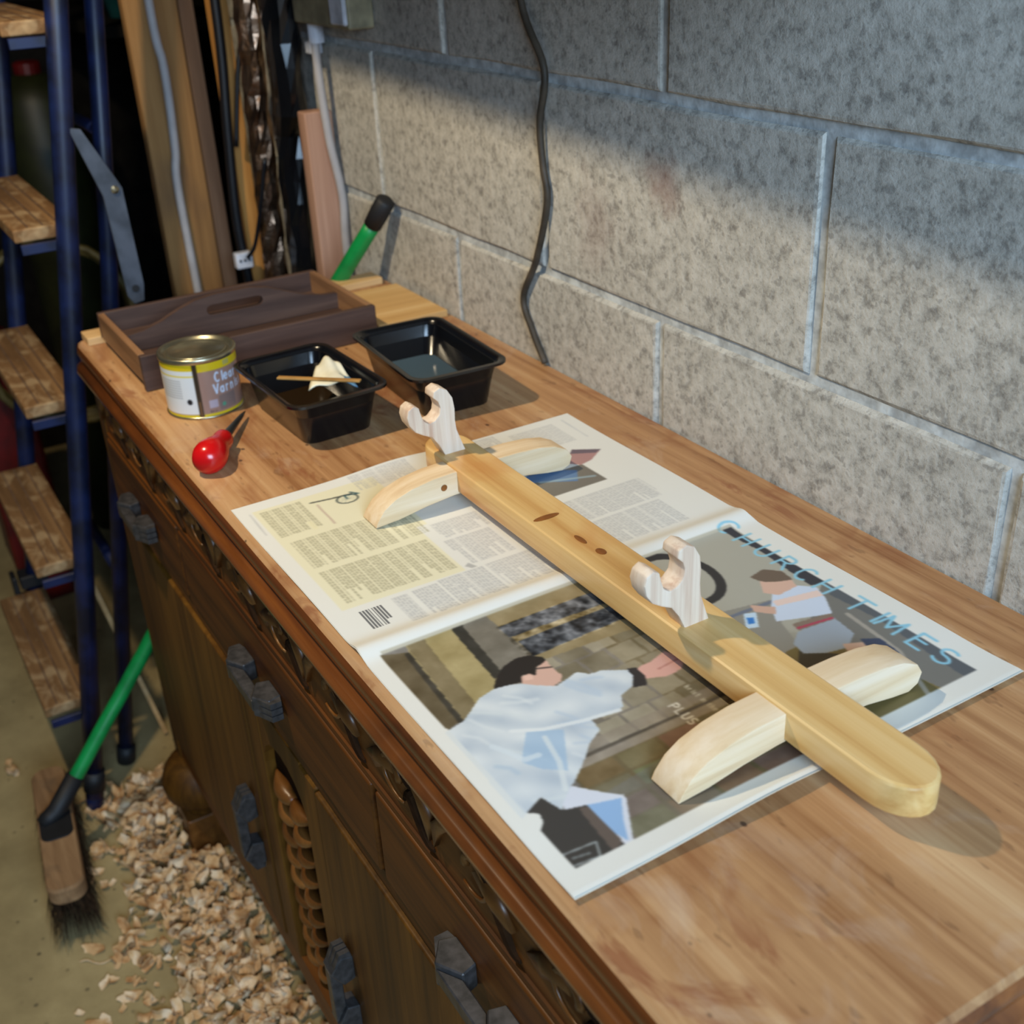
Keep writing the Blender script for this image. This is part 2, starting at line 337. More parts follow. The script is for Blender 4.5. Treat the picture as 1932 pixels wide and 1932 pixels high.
MB().box((XL + 0.04, YF + 0.001, H - 0.735), (1.39, 0.032, H - 0.69)).build('bottom_rail', M['oak'], sb, bevel=0.003, bseg=2)
# frieze with carving
fz = MB().box((XL + 0.04, YF + 0.0005, H - 0.136), (1.39, 0.032, H - 0.046)).build('frieze', M['oak'], sb)
MB().box((XL + 0.045, YF - 0.002, H - 0.138), (1.385, YF + 0.002, H - 0.131)).build('frieze_fillet', M['oak'], fz)
def front(u, v, w): return (u, YF + 0.007 - w, v)
def scroll_mesh():
    mb = MB()
    # a C-scroll ending in a small volute, plus a hollowed leaf
    p = [(math.cos(a) * (0.010 + 0.0035 * a), 0.0, math.sin(a) * (0.010 + 0.0025 * a)) for a in [k * 0.35 for k in range(16)]]
    mb.tube([(x, -0.004, z) for x, y, z in p], [0.0045 - 0.0002 * k for k in range(16)], 6)
    leaf = [(-0.055, -0.012), (-0.035, 0.004), (-0.012, 0.012), (0.0, 0.0), (-0.018, -0.006), (-0.036, -0.018)]
    n = len(leaf); c = (-0.027, -0.010, -0.002)
    mb.add([(u, 0.0, v) for u, v in leaf] + [(u, -0.005, v) for u, v in leaf] + [c], [(i, (i + 1) % n, n + (i + 1) % n, n + i) for i in range(n)] + [(n + i, n + (i + 1) % n, 2 * n) for i in range(n)])
    leaf2 = [(0.020, 0.026), (0.044, 0.020), (0.062, 0.0), (0.060, -0.024), (0.050, -0.004), (0.036, 0.010)]
    n = len(leaf2)
    mb.add([(u, 0.0, v) for u, v in leaf2] + [(u, -0.006, v) for u, v in leaf2] + [(0.047, -0.009, 0.010)], [(i, (i + 1) % n, n + (i + 1) % n, n + i) for i in range(n)] + [(n + i, n + (i + 1) % n, 2 * n) for i in range(n)])
    me = bpy.data.meshes.new('carved_scroll'); me.from_pydata(mb.v, [], mb.f); me.materials.append(M['carve'])
    bm = bmesh.new(); bm.from_mesh(me); bmesh.ops.recalc_face_normals(bm, faces=bm.faces); bm.to_mesh(me); bm.free()
    me.polygons.foreach_set('use_smooth', [True] * len(me.polygons)); return me
sm = scroll_mesh()
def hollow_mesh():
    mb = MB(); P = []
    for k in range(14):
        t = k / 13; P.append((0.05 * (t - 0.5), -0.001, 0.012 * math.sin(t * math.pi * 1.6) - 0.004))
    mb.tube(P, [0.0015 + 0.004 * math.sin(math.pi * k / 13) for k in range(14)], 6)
    me = bpy.data.meshes.new('hollow_shade'); me.from_pydata(mb.v, [], mb.f); me.materials.append(M['carveback']); return me  # dark raised slivers, the shade of carved hollows put into their colour
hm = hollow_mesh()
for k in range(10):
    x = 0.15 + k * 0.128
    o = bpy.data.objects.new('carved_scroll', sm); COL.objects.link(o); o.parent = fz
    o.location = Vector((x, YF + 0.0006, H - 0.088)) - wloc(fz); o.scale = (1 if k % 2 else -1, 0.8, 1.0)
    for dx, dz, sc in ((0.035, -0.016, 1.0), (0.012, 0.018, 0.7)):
        o = bpy.data.objects.new('hollow_shade', hm); COL.objects.link(o); o.parent = fz
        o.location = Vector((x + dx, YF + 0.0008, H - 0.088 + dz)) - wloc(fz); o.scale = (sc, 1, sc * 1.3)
def pull(parent, c, vertical):
    """bridge pull: two ribbed feet and a grip standing off the face"""
    L, dpt, hw = 0.044, 0.027, 0.0098
    mb = MB()
    poly = [(-L - 0.010, 0.0), (-L - 0.014, 0.014), (-L + 0.004, dpt), (L - 0.004, dpt), (L + 0.014, 0.014), (L + 0.010, 0.0), (L - 0.022, 0.0), (L - 0.026, dpt - 0.013), (-L + 0.026, dpt - 0.013), (-L + 0.022, 0.0)]
    if vertical: fn = lambda u, d, w: (c[0] + w, c[1] - d, c[2] + u)
    else: fn = lambda u, d, w: (c[0] + u, c[1] - d, c[2] + w)
    mb.prism(poly[:3] + [poly[8], poly[9]], fn, -hw * 1.25, hw * 1.25)
    mb.prism([poly[2], poly[3], poly[7], poly[8]], fn, -hw * 0.75, hw * 0.75)
    mb.prism([poly[3], poly[4], poly[5], poly[6], poly[7]], fn, -hw * 1.25, hw * 1.25)
    o = mb.build('pull', M['handle'], parent, bevel=0.0012, bseg=1); tag(o, 'dark grey metal pull with ribbed ends')
    for sgn in (-1, 1):
        for j in (-1, 0, 1):
            rb = MB(); u0 = sgn * (L + 0.009); 
            rb.prism([(u0, 0.001), (u0 + sgn * 0.010, 0.003), (u0 + sgn * 0.010, 0.015), (u0 - sgn * 0.010, dpt - 0.003), (u0 - sgn * 0.012, 0.004)], fn, hw * 0.82 * j - 0.0032, hw * 0.82 * j + 0.0032)
            rb.build('rib', M['handle'], o)
    return o
drw = [(XL + 0.043, 0.424), (0.434, 0.990), (1.000, 1.387)]
for a, b in drw:
    d = MB().box((a, YF - 0.004, H - 0.241), (b, 0.03, H - 0.139)).build('drawer', M['oak'], sb, bevel=0.003, bseg=2)
    pull(d, ((a + b) / 2 + (0.0), YF - 0.004, H - 0.195), False)
for x in (0.429, 0.995): MB().box((x - 0.0045, YF + 0.001, H - 0.243), (x + 0.0045, 0.03, H - 0.138)).build('divider', M['oakv'], sb)
doors = [(XL + 0.043, 0.592, 0.556), (0.822, 1.387, 0.856)]
for a, b, hx in doors:
    d = MB().box((a, YF - 0.003, H - 0.688), (b, 0.03, H - 0.271)).build('door', M['oakv'], sb, bevel=0.003, bseg=2)
    pull(d, (hx, YF - 0.003, H - 0.52), True)
# centre panel with carved drop
for a, b in ((0.595, 0.640), (0.774, 0.819)): MB().box((a, YF - 0.001, H - 0.69), (b, 0.03, H - 0.27)).build('stile', M['oakv'], sb, bevel=0.002, bseg=1)
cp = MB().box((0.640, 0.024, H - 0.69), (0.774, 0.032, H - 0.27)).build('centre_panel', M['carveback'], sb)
arch = [(0.640, -0.268), (0.774, -0.268), (0.774, -0.36)] + [(0.707 + 0.067 * math.cos(a), -0.36 + 0.055 * math.sin(a)) for a in [k * math.pi / 10 for k in range(1, 10)]] + [(0.640, -0.36)]
MB().prism(arch, lambda u, v, w: (u, 0.024 - w, H + v), 0, 0.012).build('arch_spandrel', M['oakv'], cp)
for k in range(9):
    z = H - 0.375 - k * 0.033; s = 1 - 0.03 * k
    for sg in (-1, 1):
        mb = MB(); P = []; R = []
        for q in range(9):
            t = q / 8; P.append((0.707 + sg * 0.052 * s * t, 0.020 - 0.003 * math.sin(t * math.pi), z + 0.022 * t * t - 0.012 * t)); R.append(0.002 + 0.0095 * math.sin(math.pi * min(1, t * 0.9 + 0.1)) * s)
        mb.tube(P, R, 8); mb.build('carved_leaf', M['carve'], cp, smooth=True)
MB().box((0.64, YF, H - 0.735), (0.774, 0.031, H - 0.686)).build('plinth_block', M['oak'], sb)
for x, y in ((0.095, 0.034), (1.39, 0.034), (0.095, 0.43), (1.39, 0.43)):
    ft = MB().lathe([(0.02, -0.734), (0.044, -0.736), (0.056, -0.752), (0.064, -0.775), (0.060, -0.80), (0.044, -0.818), (0.036, -0.824), (0.038, -0.830), (0.032, -0.842)], (x, y, H), n=28).build('bun_foot', M['oakv'], sb, smooth=True)
    MB().box((x - 0.036, y - 0.042, 0.0), (x + 0.036, y + 0.03, H - 0.838)).build('foot_block', M['carve'], ft, bevel=0.003, bseg=2)

# ------------------------------------------------------------------ newspaper with print
PX0, PX1, PY0, PY1 = 0.6985, 1.3085, 0.0095, 0.4095
def paper_h(x, y):
    fold = 0.0045 * np.exp(-((x - 1.0) / 0.012) ** 2)
    edge = 0.0065 * np.clip((x - 1.255) / 0.05, 0, 1) ** 2 * (0.35 + 0.65 * np.exp(-((y - 0.17) / 0.07) ** 2))
    wav = 0.0009 * np.sin(x * 21 + 1.3) * np.cos(y * 17) + 0.0009
    far = 0.004 * np.clip((0.73 - x) / 0.03, 0, 1) ** 2 * np.exp(-((y - 0.19) / 0.05) ** 2)
    return 0.0012 + fold + edge + wav + far
def fillpoly(img, U, V, pts, col, a=1.0):
    x = U; y = V; inside = np.zeros(U.shape, bool); n = len(pts)
    for i in range(n):
        x1, y1 = pts[i]; x2, y2 = pts[(i + 1) % n]
        if y1 == y2: continue
        c = ((y1 > y) != (y2 > y)) & (x < (x2 - x1) * (y - y1) / (y2 - y1) + x1); inside ^= c
    img[inside] = img[inside] * (1 - a) + np.array(col, float) * a
def stroke(img, U, V, pts, w, col, a=1.0, aa=0.5):
    d = np.full(U.shape, 1e9)
    for (x1, y1), (x2, y2) in zip(pts[:-1], pts[1:]):
        dx, dy = x2 - x1, y2 - y1; L = dx * dx + dy * dy + 1e-9
        t = np.clip(((U - x1) * dx + (V - y1) * dy) / L, 0, 1)
        d = np.minimum(d, np.hypot(U - x1 - t * dx, V - y1 - t * dy))
    f = np.clip((w / 2 - d) / aa + 0.5, 0, 1)[..., None] * a
    img[:] = img * (1 - f) + np.array(col, float) * f
def arc(cx, cy, rx, ry, a0, a1, n=14): return [(cx + rx * math.cos(math.radians(a0 + (a1 - a0) * k / n)), cy + ry * math.sin(math.radians(a0 + (a1 - a0) * k / n))) for k in range(n + 1)]
FONT = {'C': [arc(.5, .5, .42, .5, 50, 310)], 'H': [[(.1, 0), (.1, 1)], [(.85, 0), (.85, 1)], [(.1, .52), (.85, .52)]], 'U': [[(.1, 1), (.1, .35)] + arc(.48, .35, .38, .35, 180, 360) + [(.86, 1)]],
        'R': [[(.12, 0), (.12, 1)], [(.12, 1), (.5, 1)] + arc(.5, .76, .3, .24, 90, -90) + [(.12, .52)], [(.45, .52), (.9, 0)]], 'T': [[(.5, 0), (.5, 1)], [(.05, 1), (.95, 1)]],
        'I': [[(.5, 0), (.5, 1)]], 'M': [[(.02, 0), (.12, 1), (.5, .15), (.88, 1), (.98, 0)]], 'E': [[(.15, 0), (.15, 1)], [(.15, 1), (.8, 1)], [(.15, .52), (.7, .52)], [(.15, 0), (.8, 0)]],
        'S': [arc(.48, .75, .32, .25, 40, 270) + arc(.48, .25, .34, .25, 90, -150)], 'V': [[(.02, 1), (.45, 0), (.9, 1)]], 'P': [[(.12, 0), (.12, 1)], [(.12, 1), (.5, 1)] + arc(.5, .74, .3, .26, 90, -90) + [(.12, .48)]],
        'L': [[(.15, 1), (.15, 0), (.8, 0)]], 'l': [[(.4, 0), (.4, 1)]], 'e': [[(.15, .34), (.8, .34)] + arc(.48, .33, .34, .33, 0, 310)], 'a': [arc(.45, .3, .32, .3, 0, 360), [(.78, .62), (.78, 0)]],
        'r': [[(.25, 0), (.25, .62)], [(.25, .4)] + arc(.5, .4, .25, .22, 170, 60)], 'n': [[(.2, 0), (.2, .62)], [(.2, .4)] + arc(.47, .38, .27, .24, 170, 0) + [(.74, 0)]], 'i': [[(.4, 0), (.4, .6)], [(.4, .82), (.4, .86)]],
        's': [arc(.45, .47, .26, .16, 40, 270) + arc(.45, .16, .27, .16, 90, -150)], 'h': [[(.2, 0), (.2, 1)], [(.2, .4)] + arc(.47, .38, .27, .24, 170, 0) + [(.74, 0)]], 't': [[(.4, .95), (.4, .1), (.6, 0)], [(.15, .62), (.68, .62)]],
        'u': [[(.2, .62), (.2, .25)] + arc(.47, .25, .27, .25, 180, 360) + [(.74, .62)], [(.74, .2), (.74, 0)]]}
def write(img, U, V, text, x, y, adv, h, w, col, a=1.0, wide=0.85):
    for ch in text:
        for st in FONT.get(ch, []):
            if len(st) == 1: continue
            P = [(x + p[0] * adv * wide, y + p[1] * h) for p in st]
            xs = [p[0] for p in P]; ys = [p[1] for p in P]
            sel = (U > min(xs) - w * 2) & (U < max(xs) + w * 2) & (V > min(ys) - w * 2) & (V < max(ys) + w * 2)
            ii = np.where(sel.any(1))[0]; jj = np.where(sel.any(0))[0]
            if len(ii) and len(jj):
                sl = np.s_[ii[0]:ii[-1] + 1, jj[0]:jj[-1] + 1]; stroke(img[sl], U[sl], V[sl], P, w, col, a)
        x += adv * (0.55 if ch in 'Iil ' else 1.25 if ch in 'MHCUR' and adv > 15 else 1.0)
def vnoise(shape, cell, seed):
    r = np.random.default_rng(seed); h, w = shape; g = r.random((h // cell + 3, w // cell + 3))
    yi = np.arange(h) / cell; xi = np.arange(w) / cell; y0 = yi.astype(int); x0 = xi.astype(int); fy = (yi - y0)[:, None]; fx = (xi - x0)[None]
    a = g[np.ix_(y0, x0)]; b = g[np.ix_(y0, x0 + 1)]; c = g[np.ix_(y0 + 1, x0)]; d = g[np.ix_(y0 + 1, x0 + 1)]
    return (a * (1 - fx) + b * fx) * (1 - fy) + (c * (1 - fx) + d * fx) * fy - 0.5
def blur(img, n=1):
    for _ in range(n):
        for ax in (0, 1): img = (np.roll(img, 1, ax) + 2 * img + np.roll(img, -1, ax)) / 4
    return img
def grid_obj(name, xs, ys, hfun, img, mat, parent):
    nx, ny = len(xs), len(ys); X, Y = np.meshgrid(xs, ys)
    Z = H + hfun(X, Y); c = np.array([X.mean(), Y.mean(), H])
    me = bpy.data.meshes.new(name)
    V = np.stack([X, Y, Z], -1).reshape(-1, 3) - c
    i = np.arange(nx * ny).reshape(ny, nx)
    F = np.stack([i[:-1, :-1], i[:-1, 1:], i[1:, 1:], i[1:, :-1]], -1).reshape(-1, 4)
    me.vertices.add(len(V)); me.vertices.foreach_set('co', V.ravel())
    me.loops.add(F.size); me.loops.foreach_set('vertex_index', F.ravel().astype(np.int32))
    me.polygons.add(len(F)); me.polygons.foreach_set('loop_start', np.arange(0, F.size, 4, dtype=np.int32)); me.polygons.foreach_set('loop_total', np.full(len(F), 4, np.int32))
    me.update(); me.polygons.foreach_set('use_smooth', [True] * len(F))
    at = me.color_attributes.new('print', 'FLOAT_COLOR', 'POINT')
    s = np.clip(img / 255.0, 0, 1); lin = np.where(s <= 0.04045, s / 12.92, ((s + 0.055) / 1.055) ** 2.4)
    at.data.foreach_set('color', np.concatenate([lin, np.ones((ny, nx, 1))], -1).reshape(-1).astype(np.float32))
    me.materials.append(mat); o = bpy.data.objects.new(name, me); COL.objects.link(o); o.parent = parent
    o.location = Vector(c.tolist()) - wloc(parent); return o
news = empty('newspaper', (1.0, 0.21, H), 'open newspaper spread out under the pine rack', 'newspaper')
PAPER = (224, 222, 214)
# --- front page (u from fold, v up the page, in mm)
nx, ny = 345, 445
xs = np.linspace(1.0, PX1, nx); ys = np.linspace(PY0, PY1, ny)
U, V = np.meshgrid((xs - 1.0) * 1000, (ys - 0.01) * 1000)
img = np.zeros((ny, nx, 3)) + np.array(PAPER, float)
ph = (U > 14) & (U < 289) & (V > 13) & (V < 374)
bg = np.zeros_like(img) + np.array((122, 114, 100), float)
# stone courses
bg[(V < 120)] = (118, 110, 96)
for k, (v0, v1, c) in enumerate([(13, 60, (116, 110, 102)), (60, 165, (124, 116, 104)), (165, 235, (112, 100, 74)), (235, 380, (158, 154, 140))]): bg[(V >= v0) & (V < v1)] = c
for k in range(9):
    for j in range(9):
        r_ = random.Random(k * 31 + j); u0 = 85 + k * 24; v0 = 100 + j * 26 + (12 if k % 2 else 0)
        fillpoly(bg, U, V, [(u0, v0), (u0 + 22, v0 + 1), (u0 + 21, v0 + 24), (u0 - 1, v0 + 23)], [c + d_ for d_ in (r_.uniform(-22, 34),) for c in (136, 126, 102)], 0.75 if v0 < 240 else 0.0)
fillpoly(bg, U, V, [(214, 60), (289, 50), (289, 240), (214, 240)], (96, 80, 44), 0.65)
for k in range(5):
    for j in range(4):
        r_ = random.Random(k * 13 + j + 99); u0 = 216 + j * 19; v0 = 60 + k * 36
        fillpoly(bg, U, V, [(u0, v0), (u0 + 17, v0), (u0 + 17, v0 + 33), (u0, v0 + 33)], [c + r_.uniform(-14, 20) for c in (122, 106, 74)], 0.6)
fillpoly(bg, U, V, [(250, 13), (289, 13), (289, 130), (235, 130)], (112, 110, 106), 0.5)
stroke(bg, U, V, [(211, 60), (211, 215)], 8, (150, 138, 122), 0.8); stroke(bg, U, V, [(205, 60), (204, 240)], 3, (84, 76, 66)); stroke(bg, U, V, [(197, 90), (195, 250)], 10, (142, 130, 114), 0.7)
fillpoly(bg, U, V, [(14, 13), (22, 35), (120, 29), (126, 12)], (92, 80, 58)); stroke(bg, U, V, [(24, 32), (122, 26)], 5, (52, 48, 40))
fillpoly(bg, U, V, [(14, 35), (14, 77), (91, 74), (104, 65), (108, 49), (122, 28)], (158, 142, 98)); fillpoly(bg, U, V, [(14, 36), (14, 52), (112, 45), (122, 28)], (120, 106, 76))
fillpoly(bg, U, V, [(14, 77), (14, 87), (86, 84), (92, 72)], (48, 46, 40)); fillpoly(bg, U, V, [(14, 87), (14, 112), (80, 116), (78, 100), (87, 81)], (112, 106, 94))
fillpoly(bg, U, V, [(14, 110), (14, 240), (100, 240), (92, 113)], (142, 126, 92)); fillpoly(bg, U, V, [(33, 110), (32, 240), (55, 240), (51, 110)], (86, 88, 92)); fillpoly(bg, U, V, [(60, 113), (60, 240), (80, 240), (84, 112)], (72, 75, 80))
tex = vnoise(img.shape[:2], 7, 3) + 0.6 * vnoise(img.shape[:2], 3, 4)
car = ((U > 32) & (U < 84) & (V > 108) & (V < 240)); bg[car] += tex[car][:, None] * 95
bg += (vnoise(img.shape[:2], 16, 5) * 26 + tex * 10)[..., None]
# road and cyclist side
fillpoly(bg, U, V, [(14, 238), (14, 374), (140, 374), (170, 300), (150, 240)], (164, 160, 146)); fillpoly(bg, U, V, [(130, 374), (289, 374), (289, 330), (240, 300), (170, 320)], (112, 110, 104))
fillpoly(bg, U, V, [(160, 250), (200, 320), (289, 335), (289, 240)], (110, 96, 56)); fillpoly(bg, U, V, [(195, 285), (240, 330), (250, 300), (230, 250)], (62, 54, 36))
stroke(bg, U, V, [(180, 352), (240, 346), (289, 322)], 4, (168, 160, 148), 0.8)
stroke(bg, U, V, arc(58, 275, 42, 33, 0, 360, 30), 9, (48, 46, 46)); fillpoly(bg, U, V, [(14, 372), (14, 362), (60, 366), (130, 360), (135, 374)], (52, 52, 58))
fillpoly(bg, U, V, [(134, 374), (150, 362), (200, 366), (289, 360), (289, 374)], (84, 88, 92))
fillpoly(bg, U, V, [(118, 268), (130, 330), (160, 300), (190, 290), (192, 262), (168, 252)], (136, 132, 122)); fillpoly(bg, U, V, [(150, 250), (170, 256), (192, 262), (180, 244)], (70, 66, 60))
stroke(bg, U, V, [(128, 262), (131, 331)], 4, (104, 110, 124))
fillpoly(bg, U, V, [(176, 302), (174, 340), (203, 336), (214, 318), (210, 300), (200, 285), (186, 288)], (150, 160, 172)); fillpoly(bg, U, V, [(165, 306), (171, 342), (179, 338), (175, 304)], (128, 110, 96))
fillpoly(bg, U, V, [(121, 325), (122, 350), (135, 362), (151, 356), (172, 343), (167, 328), (155, 299), (138, 308)], (196, 206, 222)); fillpoly(bg, U, V, [(130, 317), (139, 359), (148, 357), (138, 315)], (222, 196, 184))
stroke(bg, U, V, [(172, 306), (177, 338)], 2.5, (170, 60, 84)); fillpoly(bg, U, V, [(124, 298), (138, 313), (147, 306), (134, 294)], (198, 160, 140))
fillpoly(bg, U, V, [(97, 332), (108, 344), (113, 354), (124, 350), (126, 328), (116, 320)], (206, 168, 148)); fillpoly(bg, U, V, [(90, 328), (86, 346), (98, 357), (114, 355), (110, 344), (104, 334), (98, 330)], (104, 88, 74))
fillpoly(bg, U, V, [(208, 318), (216, 334), (222, 330), (218, 314)], (196, 164, 146)); fillpoly(bg, U, V, [(211, 334), (219, 347), (241, 345), (243, 339), (232, 327)], (58, 66, 88))
fillpoly(bg, U, V, [(131, 285), (135, 295), (153, 282), (149, 272)], (188, 208, 224)); fillpoly(bg, U, V, [(137, 283), (140, 288), (147, 283), (145, 278)], (52, 116, 190))
# minister in white robe
fillpoly(bg, U, V, [(224, 30), (241, 35), (246, 51), (277, 51), (291, 52), (292, 13), (250, 12), (231, 12)], (58, 55, 52)); fillpoly(bg, U, V, [(246, 45), (247, 51), (287, 51), (290, 41)], (94, 82, 74))
ROBE = [(127, 10), (123, 27), (116, 37), (106, 50), (102, 66), (105, 79), (110, 88), (126, 106), (123, 118), (120, 128), (128, 135), (129, 145), (140, 162), (148, 161), (158, 153), (163, 139), (174, 133), (177, 126), (174, 105), (187, 103), (195, 89), (211, 72), (223, 57), (225, 53), (241, 35), (223, 30), (233, 10)]
fillpoly(bg, U, V, ROBE, (194, 201, 206))
inr = np.zeros(U.shape + (3,)); fillpoly(inr, U, V, ROBE, (1, 1, 1)); inr = inr[..., 0] > 0.5
sh = np.sin(U * 0.16 - V * 0.10 + 1.6 * np.sin(V * 0.06)) * 8 + vnoise(U.shape, 14, 8) * 22; bg[inr] += sh[inr][:, None] * np.array((1.2, 1.0, 0.7))
for k in range(26):
    r_ = random.Random(k + 500); u0 = r_.uniform(112, 225); v0 = r_.uniform(18, 130); a_ = r_.uniform(0.2, 1.3); L_ = r_.uniform(14, 34); lay = bg.copy()
    stroke(lay, U, V, [(u0, v0), (u0 + L_ * 0.5 * math.cos(a_), v0 + L_ * 0.5 * math.sin(a_) + r_.uniform(-3, 3)), (u0 + L_ * math.cos(a_), v0 + L_ * math.sin(a_))], r_.uniform(2, 5), r_.choice([(166, 184, 200), (214, 218, 218), (176, 190, 204), (206, 212, 212)]), 0.6, 2.5); bg[inr] = lay[inr]
fillpoly(bg, U, V, [(160, 58), (172, 82), (211, 60), (200, 46), (186, 38)], (150, 178, 204), 0.7); stroke(bg, U, V, [(153, 50), (164, 70), (172, 101), (176, 128)], 4, (222, 224, 222), 0.8); stroke(bg, U, V, [(160, 30), (172, 36), (185, 41), (186, 52)], 5, (208, 216, 220), 0.7)
stroke(bg, U, V, [(172, 66), (200, 60), (226, 48)], 4, (214, 218, 216), 0.7)
fillpoly(bg, U, V, [(225, 53), (245, 70), (251, 77), (256, 76), (291, 56), (291, 50), (276, 52), (246, 51), (242, 37), (237, 38)], (206, 208, 216)); fillpoly(bg, U, V, [(246, 51), (253, 74), (272, 62), (288, 54), (277, 51)], (140, 172, 208))
fillpoly(bg, U, V, [(102, 65), (92, 73), (82, 85), (78, 100), (81, 110), (89, 117), (95, 117), (97, 106), (106, 100), (101, 97), (100, 91), (107, 87), (105, 79)], (36, 32, 30))
fillpoly(bg, U, V, [(94, 117), (105, 116), (111, 116), (117, 117), (123, 112), (125, 104), (115, 92), (109, 86), (101, 90), (101, 97), (106, 100), (98, 106)], (206, 166, 148)); stroke(bg, U, V, [(98, 103), (104, 116)], 1.4, (40, 36, 36)); fillpoly(bg, U, V, [(101, 92), (104, 98), (109, 96), (107, 90)], (222, 182, 164))
fillpoly(bg, U, V, [(142, 167), (141, 183), (136, 200), (146, 205), (156, 203), (162, 196), (163, 182), (159, 173), (156, 165)], (208, 160, 146)); stroke(bg, U, V, [(152, 182), (150, 202)], 1.2, (168, 112, 100)); fillpoly(bg, U, V, [(138, 162), (141, 169), (154, 168), (163, 163), (160, 152), (148, 161)], (44, 42, 44))
stroke(bg, U, V, [(275, 14), (277, 37), (289, 32), (287, 14)], 1.2, (160, 166, 164)); stroke(bg, U, V, [(281, 17), (283, 28)], 1.5, (120, 124, 122))
write(bg, U, V, 'PLUS', 192, 160, 7.0, 7.5, 1.5, (226, 222, 208)); write(bg, U, V, 'the V', 222, 160, 5.5, 7.5, 1.3, (210, 196, 150))
write(bg, U, V, 'hrist in the li', 180, 184, 3.6, 5, 1.0, (206, 198, 176), 0.8); write(bg, U, V, 'in the mi', 205, 198, 4.0, 5, 1.1, (220, 206, 150), 0.9); write(bg, U, V, 'rut he al', 205, 208, 4.0, 5, 1.1, (220, 206, 150), 0.9)
bg = np.clip(bg * 1.0 + 4, 0, 255); img[ph] = bg[ph]; fillpoly(img, U, V, [(120, 8), (124, 13.5), (296, 13.5), (296, 8)], PAPER); fillpoly(img, U, V, [(231, 13), (231, 15), (236, 21), (244, 19), (250, 13)], PAPER); fillpoly(img, U, V, ROBE[:1] + [(126, 13), (231, 15), (234, 9)], (206, 212, 214), 0.6)
write(img, U, V, 'CHURCH', 5, 359, 20.2, 21, 2.8, (140, 194, 214)); write(img, U, V, 'TIMES', 165, 359, 23.5, 21, 2.8, (140, 194, 214))
fillpoly(img, U, V, [(14, 14), (14, 374), (10, 374), (10, 14)], (150, 140, 112), 0.5)
img = blur(img, 1)
fp = grid_obj('front_page', xs, ys, paper_h, img, M['newsprint'], news); tag(fp, 'front page with colour photograph and blue masthead')
# --- back page
nx, ny = 320, 420
xs = np.linspace(PX0, 1.0, nx); U, V = np.meshgrid((xs - 1.0) * 1000, (np.linspace(PY0, PY1, ny) - 0.01) * 1000); ys = np.linspace(PY0, PY1, ny)
img = np.zeros((ny, nx, 3)) + np.array(PAPER, float)
fillpoly(img, U, V, [(-284, 14), (-284, 145), (-160, 145), (-160, 134), (-64, 134), (-64, 14)], (226, 218, 180), 0.75)
def column(u0, u1, v0, v1, col, pitch=3.1, seed=0, a=0.75):
    r_ = random.Random(seed); v = v1
    while v - 1 > v0:
        L = 1.0 if r_.random() > 0.12 else r_.uniform(0.35, 0.8); u = u0
        while u < u0 + (u1 - u0) * L - 1:
            w = r_.uniform(2.5, 8); fillpoly(img, U, V, [(u, v), (min(u + w, u1), v), (min(u + w, u1), v - 1.7), (u, v - 1.7)], col, a); u += w + 1.0
        v -= pitch
DK = (160, 154, 126)
column(-278, -218, 20, 62, DK, 3.1, 1); column(-204, -144, 22, 108, DK, 3.1, 2); column(-135, -72, 23, 130, DK, 3.1, 3); column(-204, -146, 112, 140, DK, 3.1, 4)
fillpoly(img, U, V, [(-232, 52), (-214, 52), (-214, 56), (-232, 56)], (226, 218, 180), 0.8)
GR = (168, 168, 168)
column(-156, -126, 146, 196, GR, 2.7, 5, 0.6); column(-121, -70, 143, 190, GR, 2.7, 6, 0.6); column(-63, -14, 153, 200, GR, 2.7, 7, 0.6); column(-62, -14, 104, 149, GR, 2.7, 8, 0.65); column(-59, -14, 76, 101, GR, 2.7, 9, 0.65); column(-58, -15, 55, 72, GR, 2.7, 10, 0.65)
column(-298, -262, 124, 190, GR, 2.7, 11, 0.5); column(-298, -258, 262, 298, GR, 2.7, 12, 0.55); column(-288, -236, 312, 368, GR, 2.7, 13, 0.45); column(-120, -75, 262, 364, GR, 2.7, 14, 0.6); column(-70, -22, 258, 352, GR, 2.7, 15, 0.55); column(-250, -205, 265, 335, GR, 2.7, 16, 0.4)
# wheelchair cartoon
stroke(img, U, V, arc(-254, 104, 9, 11, 0, 360, 24), 1.8, (70, 78, 74)); stroke(img, U, V, [(-268, 70), (-264, 92), (-262, 112)], 2.2, (60, 62, 58)); stroke(img, U, V, [(-266, 112), (-258, 118), (-262, 104), (-254, 104)], 2.0, (52, 84, 92))
for k in range(10): stroke(img, U, V, [(-254, 104), (-254 + 9 * math.cos(k * .63), 104 + 11 * math.sin(k * .63))], 0.6, (130, 140, 130), 0.7)
stroke(img, U, V, [(-260, 74), (-214, 73)], 2.0, (170, 140, 130), 0.6)
fillpoly(img, U, V, [(-181, 270), (-181, 338), (-136, 338), (-136, 270)], (118, 112, 102)); fillpoly(img, U, V, [(-181, 262), (-150, 312), (-172, 326), (-200, 290)], (96, 124, 160)); stroke(img, U, V, [(-170, 280), (-150, 332)], 4, (150, 170, 178), 0.8)
fillpoly(img, U, V, [(-214, 338), (-198, 372), (-184, 352), (-180, 336), (-192, 326)], (172, 132, 128)); fillpoly(img, U, V, [(-218, 350), (-200, 376), (-196, 366), (-210, 342)], (110, 96, 104))
stroke(img, U, V, [(-281, 11), (-232, 10)], 1.2, (170, 170, 170), 0.7); stroke(img, U, V, [(-290, 384), (-236, 383)], 1.4, (180, 182, 184), 0.7)
fillpoly(img, U, V, [(-70, 136), (-64, 140), (-64, 145), (-74, 142)], (110, 110, 112), 0.4)
img = blur(img, 1)
